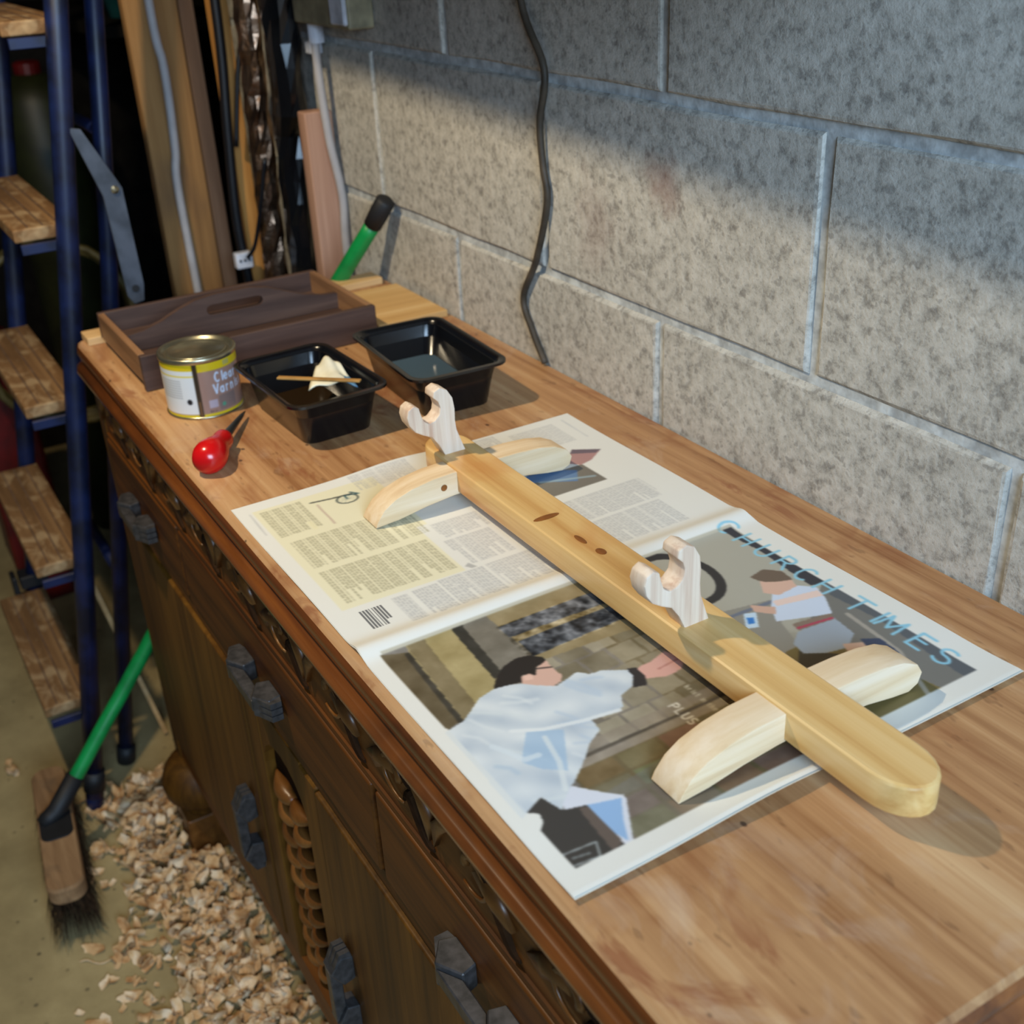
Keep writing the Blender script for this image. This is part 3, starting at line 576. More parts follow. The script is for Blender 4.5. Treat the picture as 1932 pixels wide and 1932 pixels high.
for k in range(8):
    v0 = 25 + k * 2.7; fillpoly(img, U, V, [(-54, v0), (-24 if k < 6 else -32, v0), (-24 if k < 6 else -32, v0 + 1.6), (-54, v0 + 1.6)], (92, 92, 94), 0.9)
bp = grid_obj('back_page', xs, ys, paper_h, img, M['newsprint'], news); tag(bp, 'back page with columns of print and a barcode')
# inner sheets under the two printed pages
ux = np.linspace(PX0 - 0.0015, PX1 + 0.0015, 60); uy = np.linspace(PY0 - 0.0005, PY1 + 0.001, 40)
X, Y = np.meshgrid(ux, uy); Z = H + np.maximum(paper_h(X, Y) - 0.0007, 0.0004)
vv = [(x, y, z) for x, y, z in zip(X.ravel(), Y.ravel(), Z.ravel())]; q = lambda i, j: i * 60 + j
mesh_obj('inner_sheets', vv, [(q(i, j), q(i, j + 1), q(i + 1, j + 1), q(i + 1, j)) for i in range(39) for j in range(59)], M['paper'], news, smooth=True)

# ------------------------------------------------------------------ pine rack
ZR = H + 0.0032
rack = empty('pine_rack', (1.06, 0.2235, ZR), 'pale pine rack with two forked uprights lying across the newspaper', 'rack')
def bar_outline():
    pts = []; r = 0.0235; c = 0.2235
    for k in range(13): a = -math.pi / 2 + math.pi * k / 12; pts.append((1.352 + 0.032 * math.cos(a), c + r * math.sin(a)))
    for k in range(13): a = math.pi / 2 + math.pi * k / 12; pts.append((0.762 + 0.026 * math.cos(a), c + r * math.sin(a)))
    return pts
def scale_o(P, d):
    cy = 0.2235; return [(1.06 + (x - 1.06) * (1 - d / 0.3), cy + (y - cy) * (1 - d / 0.0235)) for x, y in P]
bo = bar_outline(); zz = [(0.0110, 0.0022), (0.0120, 0.0006), (0.0132, 0), (0.0338, 0), (0.0353, 0.0006), (0.0362, 0.0022)]
mb = MB(); mb.loft([[(x, y, ZR + z) for x, y in scale_o(bo, d)] for z, d in zz]); sp = mb.build('spine_bar', M['pine'], rack, smooth=False)
sp.data.polygons.foreach_set('use_smooth', [len(p.vertices) == 4 for p in sp.data.polygons]); mdf = sp.modifiers.new('e', 'EDGE_SPLIT'); mdf.split_angle = math.radians(24)
def knot(c, r, name='knot'):
    return MB().lathe([(r, -0.0006), (r * 0.8, 0.0003)], c, n=14).build(name, M['knotm'], sp)
M['knotm'] = wood('resin_knot', (110, 62, 22), (140, 84, 34), (160, 100, 44), 'x', 120, 0.3, 0.4, 0.5)
for (x, y, sx, sy) in ((0.955, 0.2180, 0.004, 0.0135), (1.006, 0.2200, 0.009, 0.0030), (1.033, 0.2225, 0.006, 0.0042)):
    o = knot((x, y, ZR + 0.0366), 1.0 * 0.006); o.scale = (sx / 0.006, sy / 0.006, 0.25)
def crisp(o):
    for md in list(o.modifiers): o.modifiers.remove(md)
    o.data.polygons.foreach_set('use_smooth', [abs(p.normal.x) < 0.25 for p in o.data.polygons]); return o
FOOT = [(0.110, 0.0), (0.113, 0.006), (0.121, 0.016), (0.133, 0.0235), (0.152, 0.0295), (0.175, 0.033), (0.2235, 0.0348), (0.27, 0.0345), (0.295, 0.0328), (0.314, 0.029), (0.328, 0.022), (0.334, 0.013), (0.331, 0.004), (0.322, 0.0), (0.305, 0.002), (0.28, 0.0065), (0.25, 0.0095), (0.2235, 0.0105), (0.195, 0.0095), (0.165, 0.0065), (0.135, 0.0015)]
for xf in (1.280, 0.822):
    mb = MB(); mb.prism(FOOT, lambda u, v, w: (xf - w, u, ZR + v), 0, 0.030)
    crisp(mb.build('cross_foot', M['pinef'], rack, bevel=0.0010, bseg=2))
# fork outline (y, z above the paper); the stem rises from the bar and opens into a U
FORK = [(0.2075, 0.0340), (0.2305, 0.0340), (0.2255, 0.0480), (0.2215, 0.0600), (0.2205, 0.0700), (0.2210, 0.0820), (0.2195, 0.0940), (0.2140, 0.1035), (0.2065, 0.1075), (0.1995, 0.1045), (0.1985, 0.0985), (0.2035, 0.0935), (0.2055, 0.0870), (0.2040, 0.0800), (0.1985, 0.0748), (0.1915, 0.0735), (0.1865, 0.0775), (0.1840, 0.0850), (0.1825, 0.0920), (0.1770, 0.0955), (0.1710, 0.0920), (0.1690, 0.0850), (0.1710, 0.0760), (0.1765, 0.0680), (0.1850, 0.0625), (0.1940, 0.0580), (0.2010, 0.0480)]
for xk, dy in ((1.163, 0.001), (0.785, 0.001)):
    mb = MB(); mb.prism(FORK, lambda u, v, w: (xk - w, u + dy, ZR + v), 0, 0.019)
    crisp(mb.build('fork', M['fork'], rack, bevel=0.0014, bseg=2))
for yk in (0.185,): MB().lathe([(0.0035, 0.0), (0.003, 0.0005)], (0.8222, yk, ZR + 0.021), (1, 0, 0), 12).build('dowel_plug', M['knotm'], rack)

# ------------------------------------------------------------------ things on the far end of the top
o = MB().box((XL + 0.006, 0.012, H), (XL + 0.046, 0.465, H + 0.011)).build('wood_batten', M['batten'], None, bevel=0.001, bseg=1)
tag(o, 'thin pale wooden batten along the far end of the sideboard top', 'batten')
o = MB().box((0.135, 0.362, H), (0.300, 0.470, H + 0.010)).build('wood_offcut', M['offcut'], None, bevel=0.001, bseg=1)
tag(o, 'thin pale board offcut in the corner behind the dark tool tray', 'board')
tt = empty('tool_tray', (0.21, 0.19, H), 'open dark walnut tool tray with a shaped carrying divider', 'tool tray')
tx0, tx1, ty0, ty1, th = 0.102, 0.322, 0.030, 0.350, H + 0.047; z0 = H + 0.0115
z0 = H + 0.0112
MB().box((tx0 + 0.008, ty0 + 0.008, z0), (tx1 - 0.008, ty1 - 0.008, z0 + 0.006)).build('bottom', M['walnut'], tt)
MB().box((tx1 - 0.009, ty0, z0 - 0.0105), (tx1, ty1, th)).build('long_side', M['walnut'], tt, bevel=0.001, bseg=1)
MB().box((tx0, ty0, z0), (tx0 + 0.009, ty1, th)).build('long_side', M['walnut'], tt, bevel=0.001, bseg=1)
MB().box((tx0 + 0.009, ty0, z0), (tx1 - 0.009, ty0 + 0.009, th)).build('short_side', M['walnutlit'], tt, bevel=0.001, bseg=1)
MB().box((tx0 + 0.009, ty1 - 0.009, z0), (tx1 - 0.009, ty1, th)).build('short_side', M['walnutlit'], tt, bevel=0.001, bseg=1)
def divider():
    top_ = [(0.039, 0.040), (0.065, 0.043), (0.09, 0.050), (0.115, 0.061), (0.14, 0.069), (0.165, 0.072), (0.215, 0.072), (0.24, 0.067), (0.265, 0.057), (0.29, 0.047), (0.32, 0.040), (0.341, 0.039)]
    mb = MB(); x0, x1 = 0.203, 0.212; n = len(top_)
    hole = [(0.160 + 0.008 * math.cos(a), 0.052 + 0.007 * math.sin(a)) for a in [math.pi / 2 + math.pi * k / 8 for k in range(9)]] + [(0.224 + 0.008 * math.cos(a), 0.052 + 0.007 * math.sin(a)) for a in [-math.pi / 2 + math.pi * k / 8 for k in range(9)]]
    bm = bmesh.new()
    out = [bm.verts.new((0, y, z)) for y, z in top_] + [bm.verts.new((0, 0.341, 0.018)), bm.verts.new((0, 0.039, 0.018))]
    hv = [bm.verts.new((0, y, z)) for y, z in hole]
    E = [bm.edges.new((out[i], out[(i + 1) % len(out)])) for i in range(len(out))] + [bm.edges.new((hv[i], hv[(i + 1) % len(hv)])) for i in range(len(hv))]
    r = bmesh.ops.triangle_fill(bm, use_beauty=True, edges=E)
    g = [f for f in bm.faces]
    ex = bmesh.ops.extrude_face_region(bm, geom=g); bmesh.ops.translate(bm, vec=(0.009, 0, 0), verts=[v for v in ex['geom'] if isinstance(v, bmesh.types.BMVert)])
    bmesh.ops.recalc_face_normals(bm, faces=bm.faces)
    me = bpy.data.meshes.new('handle_divider'); bm.to_mesh(me); bm.free(); me.materials.append(M['walnut'])
    o = bpy.data.objects.new('handle_divider', me); COL.objects.link(o); o.parent = tt; o.location = Vector((0.203, 0, H)) - tt.location
divider()
# varnish tin
tc = Vector((0.409, 0.078, H)); tr, tH = 0.0445, 0.074
tin = empty('varnish_tin', tc, 'small round tin of varnish with yellow bands and a brown label', 'tin')
nA, nZ = 320, 90; dirc = math.atan2(-0.251, 0.968)
A = np.linspace(-math.pi, math.pi, nA + 1); Zs = np.linspace(0.0015, tH - 0.006, nZ)
U, V = np.meshgrid(A * tr * 1000, Zs * 1000)                    # mm round the tin (0 = towards the seam side), mm up
img = np.zeros((nZ, nA + 1, 3)) + np.array((150, 118, 104), float)
img[(V > 58)] = (206, 178, 26); img[(V < 5.5)] = (206, 182, 30)
lab = (U < -9) & (U > -75) & (V > 6) & (V < 60); img[lab] = (214, 214, 210)
fillpoly(img, U, V, [(-70, 54), (-9, 54), (-9, 52.5), (-70, 52.5)], (216, 190, 60)); stroke(img, U, V, arc(-18, 22, 1.5, 1.8, 0, 360, 16), 3.2, (30, 32, 36))
for k in range(8): fillpoly(img, U, V, [(-60, 48 - k * 3), (-26, 48 - k * 3), (-26, 47 - k * 3), (-60, 47 - k * 3)], (150, 150, 150), 0.6)
img[(U > -9) & (U < -3.5)] = (48, 38, 26); img[(U > -7.5) & (U < -5.5) & (V < 22)] = (120, 84, 50)
fillpoly(img, U, V, [(4, 12), (14, 12), (14, 22), (4, 22)], (170, 158, 168)); fillpoly(img, U, V, [(16, 8), (40, 8), (40, 26), (16, 26)], (116, 102, 98), 0.7); stroke(img, U, V, arc(22, 14, 1.5, 1.5, 0, 360, 12), 2, (70, 150, 120))
write(img, U, V, 'Clear', 15, 43, 7.6, 11, 2.0, (200, 216, 236)); write(img, U, V, 'Varnish', 12, 29, 7.4, 11, 2.0, (200, 216, 236))
write(img, U, V, 'he u', 4, 7, 2.2, 3, 0.7, (96, 74, 66))
fillpoly(img, U, V, [(28, 60), (38, 60), (38, 66), (28, 66)], (170, 160, 90))
img = blur(img, 1)
me = bpy.data.meshes.new('printed_body'); vs = []; fs = []
for j in range(nZ):
    for i in range(nA + 1):
        a = A[i] + dirc; vs.append((tr * math.cos(a), tr * math.sin(a), Zs[j]))
for j in range(nZ - 1):
    for i in range(nA): p = j * (nA + 1) + i; fs.append((p, p + 1, p + nA + 2, p + nA + 1))
me.from_pydata(vs, [], fs); me.polygons.foreach_set('use_smooth', [True] * len(fs))
at_ = me.color_attributes.new('print', 'FLOAT_COLOR', 'POINT'); s = np.clip(img / 255, 0, 1); lin = np.where(s <= 0.04045, s / 12.92, ((s + 0.055) / 1.055) ** 2.4)
at_.data.foreach_set('color', np.concatenate([lin, np.ones((nZ, nA + 1, 1))], -1).reshape(-1).astype(np.float32)); me.materials.append(M['tinprint'])
o = bpy.data.objects.new('printed_body', me); COL.objects.link(o); o.parent = tin
MB().lathe([(tr - 0.001, 0.0), (tr + 0.0012, 0.0005), (tr + 0.0014, 0.002), (tr - 0.001, 0.003)], tc, n=48).build('base_rim', M['tin'], tin, smooth=True)
MB().lathe([(tr - 0.001, tH - 0.0075), (tr + 0.0012, tH - 0.006), (tr + 0.0016, tH - 0.0015), (tr + 0.0005, tH), (tr - 0.003, tH - 0.0005), (tr - 0.004, tH - 0.004), (tr - 0.009, tH - 0.0042)], tc, n=48).build('top_rim', M['tin'], tin, smooth=True)
MB().lathe([(tr - 0.0095, tH - 0.006), (tr - 0.0095, tH - 0.002), (tr - 0.011, tH - 0.0014), (tr - 0.013, tH - 0.004), (0.001, tH - 0.004)], tc, n=48).build('lid', M['tin'], tin, smooth=True)
# red handled bradawl
aw = empty('bradawl', (0.57, 0.04, H), 'bradawl with a bulbous red handle beside the varnish tin', 'bradawl')
a0 = Vector((0.606, 0.017, H + 0.0185)); a1 = Vector((0.474, 0.106, H + 0.008)); dv = (a1 - a0).normalized()
mb = MB(); mb.lathe([(0.003, -0.019), (0.010, -0.0175), (0.0155, -0.012), (0.0182, -0.003), (0.0182, 0.006), (0.0165, 0.016), (0.0138, 0.026), (0.0122, 0.036), (0.0118, 0.046), (0.0112, 0.053), (0.0085, 0.056), (0.003, 0.0565)], a0 + dv * 0.012, dv, 28); mb.build('handle', M['red'], aw, smooth=True)
mb = MB(); mb.lathe([(0.0052, 0.0), (0.0050, 0.02), (0.0040, 0.04), (0.0028, 0.075), (0.0008, 0.092)], a0 + dv * 0.064, dv, 12); mb.build('steel_shaft', M['steel'], aw, smooth=True)
# black trays
def rrect(x0, x1, y0, y1, r, z, skew=0.0, n=6):
    P = []
    for cx, cy, a in ((x1 - r, y1 - r, 0), (x0 + r, y1 - r, 90), (x0 + r, y0 + r, 180), (x1 - r, y0 + r, 270)):
        for k in range(n + 1):
            t = math.radians(a + 90 * k / n); P.append((cx + r * math.cos(t), cy + r * math.sin(t), z))
    return P
def black_tray(name, c, L, B, hgt, rot, label):
    root = empty(name, (c[0], c[1], H), label, 'tray', 'black plastic trays'); root.rotation_euler.z = rot
    a, b = L / 2, B / 2; t = 0.016; R = []
    for ins, z in ((t, 0.0), (t - 0.001, 0.001), (0.006, hgt - 0.006), (0.0, hgt - 0.004), (-0.0045, hgt - 0.003), (-0.0045, hgt), (0.0015, hgt), (0.004, hgt - 0.003), (t + 0.001, 0.004), (t + 0.005, 0.002)):
        R.append(rrect(-a + ins, a - ins, -b + ins, b - ins, max(0.006, 0.018 - ins * 0.3), z))
    mb = MB(); mb.loft(R)
    me = bpy.data.meshes.new('shell'); me.from_pydata(mb.v, [], mb.f); me.polygons.foreach_set('use_smooth', [True] * len(me.polygons)); me.materials.append(M['blackpl'])
    o = bpy.data.objects.new('shell', me); COL.objects.link(o); o.parent = root; 
    md = o.modifiers.new('e', 'EDGE_SPLIT'); md.split_angle = math.radians(50)
    return root
t1 = black_tray('plastic_tray', (0.523, 0.171), 0.176, 0.112, 0.054, math.radians(2), 'black plastic tray holding a cream cloth and a stick')
t2 = black_tray('plastic_tray', (0.531, 0.320), 0.194, 0.114, 0.055, math.radians(-3), 'black plastic tray with clear liquid, nearest the block wall')
def pool(root, L, B, z, mat, label):
    mb = MB(); mb.loft([rrect(-L / 2, L / 2, -B / 2, B / 2, 0.014, z - 0.0008), rrect(-L / 2, L / 2, -B / 2, B / 2, 0.014, z)])
    me = bpy.data.meshes.new('liquid'); me.from_pydata(mb.v, [], mb.f); me.materials.append(mat)
    o = bpy.data.objects.new('liquid', me); COL.objects.link(o); o.parent = root; tag(o, label)
pool(t1, 0.138, 0.076, 0.011, liquid('brown_varnish', (40, 28, 14), 0.12), 'dark brown varnish'); pool(t2, 0.160, 0.080, 0.014, liquid('thin_milky_liquid', (74, 92, 104), 0.12), 'thin grey blue liquid')
mb = MB(); mb.obox((0.557, 0.170, H + 0.0575), Vector((0.034, 0.036, 0)), Vector((-0.0026, 0.0024, 0)), (0, 0, 0.0013)); o = mb.build('stirring_stick', M['stickw'], None, bevel=0.0006, bseg=1); tag(o, 'flat wooden stirring stick lying across the cloth in its black tray', 'stick')
def cloth():
    vs = []; fs = []; n, m = 16, 14
    C = [Vector((0.532, 0.166, 0.036)), Vector((0.566, 0.212, 0.042)), Vector((0.486, 0.196, 0.044)), Vector((0.512, 0.2145, 0.050))]
    for i in range(n):
        for j in range(m):
            u, v = i / (n - 1), j / (m - 1)
            p = (C[0] * (1 - v) + C[1] * v) * (1 - u) + (C[2] * (1 - v) + C[3] * v) * u
            p.z += 0.010 * math.sin(math.pi * v) * (0.6 + 0.4 * u) + 0.0022 * math.sin(v * 11 + u * 3) + 0.0012 * math.sin(u * 9)
            vs.append((p.x, p.y, H + p.z))
    for i in range(n - 1):
        for j in range(m - 1): a = i * m + j; fs.append((a, a + 1, a + m + 1, a + m))
    o = mesh_obj('cloth', vs, fs, M['cloth'], None, smooth=True); md = o.modifiers.new('s', 'SOLIDIFY'); md.thickness = 0.0012; md.offset = 1
    o.data.materials.append(M['clothblue'])
    for p in o.data.polygons:
        if p.center.x > 0.012 and p.center.y > 0.012: p.material_index = 1
    tag(o, 'crumpled cream cloth with a blue corner in a black tray', 'cloth')
cloth()

# ------------------------------------------------------------------ stepladder
lad = empty('stepladder', (-0.335, -0.1, 0), 'folded blue tubular stepladder with paint-spotted wooden treads', 'stepladder')
yl = lambda z, o=0.0: -0.125 + 0.17 * z + o
ltop = 2.05
for x in (-0.10, -0.575):
    r_ = MB().tube([(x, yl(0.03), 0.03), (x, yl(0.6), 0.6), (x, yl(1.2), 1.2), (x, yl(ltop), ltop)], 0.0165, 14).build('front_rail', M['blue'], lad, smooth=True)
    MB().tube([(x, yl(0.0) , 0.0), (x, yl(0.045), 0.045)], 0.0155, 14).build('rail_end', M['blue'], r_, smooth=True)
    MB().tube([(x, yl(0.045), 0.045), (x, yl(0.085), 0.085)], 0.0195, 14).build('rubber_sleeve', M['darkcap'], r_, smooth=True)
for x in (-0.205, -0.50):
    r_ = MB().tube([(x, yl(0.0, 0.085), 0.0), (x, yl(1.0, 0.085), 1.0), (x, yl(ltop - .1, 0.06), ltop - .1)], 0.014, 12).build('rear_rail', M['blue'], lad, smooth=True)
    MB().tube([(x, yl(0.0, 0.085), 0.0), (x, yl(0.035, 0.085), 0.035)], 0.0175, 12).build('rubber_sleeve', M['darkcap'], r_, smooth=True)
for z in (0.40, 1.15): MB().tube([(-0.205, yl(z, 0.085), z), (-0.50, yl(z, 0.085), z)], 0.010, 10).build('rear_brace', M['blue'], lad, smooth=True)
for k, z in enumerate((-0.70, -0.43, -0.155, 0.115, 0.395, 0.67, 0.95)):
    z += H; yc = yl(z) - 0.028
    t_ = MB().box((-0.556, yc - 0.045, z - 0.010), (-0.119, yc + 0.045, z + 0.010)).build('tread', M['tread'], lad, bevel=0.003, bseg=2)
    for j in (-0.022, 0.0, 0.022):
        MB().box((-0.55, yc + j - 0.0012, z + 0.0098), (-0.125, yc + j + 0.0012, z + 0.0108)).build('groove_strip', M['plankd'], t_)
    for x in (-0.565, -0.11):
        MB().box((x - 0.004, yc - 0.040, z - 0.026), (x + 0.004, yc + 0.040, z - 0.011)).build('tread_bracket', M['blue'], t_, bevel=0.001, bseg=1)
cl = MB().box((-0.60, yl(0.25) - 0.030, 0.235), (-0.556, yl(0.25) + 0.024, 0.262)).box((-0.60, yl(0.2) - 0.034, 0.185), (-0.556, yl(0.2) + 0.020, 0.21)).box((-0.598, yl(0.2) - 0.036, 0.18), (-0.558, yl(0.2) - 0.026, 0.265)).build('rail_clip', M['darkcap'], lad, bevel=0.002, bseg=1)
st = [(0.080, 0.262), (0.098, 0.258), (0.135, 0.180), (0.140, 0.168), (0.144, 0.020), (0.140, -0.005), (0.124, -0.008), (0.116, 0.006), (0.110, 0.160), (0.104, 0.180)]
o = MB().prism(st, lambda u, v, w: (-0.090 + w, u, H + v), 0, 0.004).build('hinge_stay', M['greyplate'], lad, bevel=0.0008, bseg=1); tag(o, 'flat grey metal hinge stay')
MB().lathe([(0.006, 0), (0.006, 0.0046)], (-0.0899, 0.130, H + 0.016), (1, 0, 0), 12).build('bolt', M['darkcap'], o)
MB().lathe([(0.005, 0), (0.006, 0.004), (0.002, 0.006)], (-0.086, 0.128, H + 0.168), (1, 0, 0), 12).build('bolt', M['tin'], o)

# ------------------------------------------------------------------ broom
br = empty('broom', (0.05, -0.2, 0), 'yard broom with green handle leaning behind the sideboard end', 'broom')
d0 = Vector((0.313, -0.036, 0)).normalized(); d1 = Vector((-d0.y, d0.x, 0)); bc = Vector((0.051, -0.2015, 0))
def bpt(u, v, z): return bc + d0 * u + d1 * v + Vector((0, 0, z))
P = rrect(-0.160, 0.160, -0.029, 0.029, 0.022, 0)
mb = MB(); mb.loft([[bpt(x * s, y * s2, z) for x, y, _ in P] for s, s2, z in ((0.985, 0.93, 0.088), (1, 1, 0.092), (1, 1, 0.115), (0.985, 0.92, 0.120))]); mb.build('stock', M['broomwood'], br)
mb = MB(); r_ = random.Random(5)
for k in range(1500):
    u = r_.uniform(-0.155, 0.155); v = r_.uniform(-0.027, 0.027); a = bpt(u, v, 0.09); e = bpt(u * 1.10 + r_.uniform(-.012, .012), v * 1.55 + r_.uniform(-.012, .012), r_.uniform(0.001, 0.008))
    s = d0 * 0.0011; w = d1 * 0.0011; n = len(mb.v); mb.v += [tuple(a - s), tuple(a + s), tuple(a + w), tuple(e)]; mb.f += [(n, n + 1, n + 3), (n + 1, n + 2, n + 3), (n + 2, n, n + 3)]
o = mb.build('bristles', M['bristle'], br); tag(o, 'dark brown bristles', None, None, 'stuff')
hp = catmull([(0.033, -0.193, 0.130), (0.010, -0.097, H - 0.687), (-0.008, 0.0, H - 0.580), (-0.008, 0.217, H - 0.297), (0.024, 0.378, H - 0.056), (0.060, 0.410, H + 0.012), (0.118, 0.448, H + 0.100)], 6)
MB().tube(hp, 0.0125, 14).build('handle', M['green'], br, smooth=True)
MB().tube([hp[-1], hp[-1] * 0.5 + Vector((0.145, 0.460, H + 0.138)) * 0.5, (0.145, 0.4605, H + 0.138), (0.147, 0.4615, H + 0.141)], [0.0142, 0.0150, 0.0148, 0.010], 14).build('grip', M['darkcap'], br, smooth=True)
mb = MB(); mb.loft([[bpt(x * s, y * s2, z) for x, y, _ in rrect(-0.040, 0.040, -0.026, 0.026, 0.016, 0)] for s, s2, z in ((1, 1, 0.1195), (0.98, 0.96, 0.123))]); sk = mb.build('bracket_plate', M['darkcap'], br)
MB().tube([(0.042, -0.222, 0.122), (0.037, -0.207, 0.126), (0.033, -0.193, 0.132), (0.022, -0.150, 0.178)], [0.012, 0.015, 0.016, 0.0155], 12).build('socket', M['darkcap'], sk, smooth=True)

# ------------------------------------------------------------------ timbers, cables and boxes beside the wall
def upright(name, x0, x1, y0, y1, z1, mat, label, cat, lean=0.0):
    mb = MB(); f = lambda z: lean * z
    mb.loft([[(x0 + f(z), y0, z), (x1 + f(z), y0, z), (x1 + f(z), y1, z), (x0 + f(z), y1, z)] for z in (0, z1 / 2, z1)])
    return tag(mb.build(name, mat, None, bevel=0.002, bseg=1), label, cat)
upright('timber_plank', -0.402, -0.375, 0.262, 0.352, 2.2, M['plank'], 'broad weathered timber plank standing left of the foil tube', 'plank')
upright('timber_plank', -0.405, -0.37, 0.353, 0.378, 2.15, M['plankd'], 'narrow grey-brown strip along the side of the broad plank', 'plank')  # darker right side of the broad plank, built as a separate strip
upright('timber_strip', -0.335, -0.30, 0.386, 0.414, 2.1, M['strip'], 'thin yellow pine strip standing behind the black cable', 'timber')
upright('timber_post', -0.085, -0.055, 0.428, 0.4745, H + 0.243, M['post'], 'short pinkish pine post standing at the corner of the wall', 'post')
mb = MB(); ld = Vector((-0.02, -0.068, 0.38)).normalized(); lu = Vector((1, 0, 0)) - ld * ld.x; lw = ld.cross(lu)
mb.obox(Vector((-0.255, 0.015, 0.193)), lu.normalized() * 0.010, lw.normalized() * 0.004, ld * 0.19); tag(mb.build('wood_lath', M['batten'], None), 'thin pale wooden lath leaning behind the broom handle', 'lath')
# crinkled foil tube
mb = MB(); R = []; r_ = random.Random(3)
for k in range(70):
    z = 0.0 + k * 0.0235; R.append([(-0.225 + (0.020 + r_.uniform(-.004, .004)) * math.cos(a) + 0.006 * math.sin(z * 5), 0.412 + (0.020 + r_.uniform(-.004, .004)) * math.sin(a) - 0.008 * math.sin(z * 3.0), z) for a in [2 * math.pi * q / 14 for q in range(14)]])
mb.loft(R); tag(mb.build('foil_tube', M['foil'], None), 'crinkled shiny foil wrapped tube standing beside the yellow strip', 'tube')
# black bag bundle
mb = MB(); R = []
for k in range(46):
    z = k * 0.036; rr_ = (0.032 if z < H + 0.21 else 0.046) + 0.005 * math.sin(z * 9); R.append([(-0.168 + 0.03 * (z > H + 0.21) + (rr_ + r_.uniform(-.005, .005)) * math.cos(a), 0.4380 + (rr_ * 0.62 + r_.uniform(-.004, .004)) * math.sin(a), z) for a in [2 * math.pi * q / 12 for q in range(12)]])
mb.loft(R); tag(mb.build('black_wrapped_bundle', M['blackpl'], None), 'black plastic wrapped bundle between the foil tube and the short post', 'bundle')
def cable(name, pts, r, mat, label, parent=None):
    o = MB().tube(catmull(pts, 8), r, 10).build(name, mat, parent, smooth=True)
    return tag(o, label, 'cable') if not parent else o
cable('white_cable', [(-0.366, 0.310, H + 0.9), (-0.366, 0.303, H + 0.402), (-0.366, 0.309, H + 0.295), (-0.366, 0.304, H + 0.166), (-0.366, 0.297, H + 0.103), (-0.366, 0.300, H - 0.09), (-0.366, 0.310, H - 0.5)], 0.0075, M['white'], 'thick white cable hanging in front of the broad plank')
cable('white_cable', [(-0.046, 0.460, H + 0.41), (-0.046, 0.4575, H + 0.37), (-0.044, 0.455, H + 0.307), (-0.044, 0.460, H + 0.204), (-0.044, 0.4715, H + 0.112), (-0.044, 0.468, H + 0.018), (-0.044, 0.466, H - 0.3)], 0.0068, M['white'], 'white cable running down from the socket box past the short post')
cable('black_cable', [(-0.285, 0.388, H + 0.9), (-0.285, 0.388, H + 0.395), (-0.285, 0.376, H + 0.195), (-0.285, 0.368, H + 0.045), (-0.285, 0.374, H - 0.10), (-0.285, 0.378, H - 0.4)], 0.0085, M['black'], 'thick black cable hanging beside the yellow pine strip')
cable('black_cable', [(-0.268, 0.438, H + 0.7), (-0.268, 0.424, H + 0.395), (-0.268, 0.401, H + 0.278), (-0.270, 0.382, H + 0.17)], 0.004, M['black'], 'thin black flex joining the thick black cable')
cable('black_cable', [(-0.186, 0.40, H + 0.16), (-0.205, 0.388, H + 0.08), (-0.235, 0.378, H + 0.01), (-0.25, 0.366, H - 0.015)], 0.0035, M['black'], 'short dark flex curving down to the white connector')
cb = empty('cable_connector', (-0.262, 0.362, H - 0.018), 'small white plastic cable connector on the dark flex', 'connector')
MB().box((-0.270, 0.346, H - 0.034), (-0.252, 0.376, H - 0.006)).build('body', M['boxwhite'], cb, bevel=0.003, bseg=2)
for y in (0.353, 0.361, 0.369): MB().lathe([(0.0026, 0), (0.0022, 0.002)], (-0.252, y, H - 0.019), (1, 0, 0), 10).build('terminal_screw', M['steel'], cb)
cable('wall_flex', [(0.50, 0.474, H + 0.56), (0.526, 0.474, H + 0.424), (0.571, 0.4735, H + 0.356), (0.560, 0.4725, H + 0.298), (0.562, 0.4735, H + 0.25), (0.568, 0.4740, H + 0.209), (0.540, 0.4738, H + 0.135), (0.505, 0.474, H + 0.078), (0.523, 0.474, H + 0.04), (0.552, 0.4735, H + 0.004)], 0.0042, M['grey'], 'thin grey brown flex hanging down the block wall')
jb = empty('socket_box', (0.02, 0.45, H + 0.42), 'cream electrical box mounted high on the block wall', 'electrical box')
MB().box((-0.075, 0.438, H + 0.372), (0.128, W - 0.002, H + 0.47)).build('casing', M['boxcream'], jb, bevel=0.004, bseg=2)
MB().box((0.078, 0.432, H + 0.378), (0.126, 0.439, H + 0.46)).build('cover_plate', M['boxwhite'], jb, bevel=0.002, bseg=1)
MB().lathe([(0.012, 0.0), (0.012, 0.03), (0.009, 0.034)], (-0.046, 0.459, H + 0.343), (0, 0, 1), 14).build('cable_gland', M['boxwhite'], jb, smooth=False)
MB().box((-0.075, 0.450, H + 0.326), (-0.052, 0.470, H + 0.344)).build('cable_clip', M['boxwhite'], jb, bevel=0.002, bseg=1)

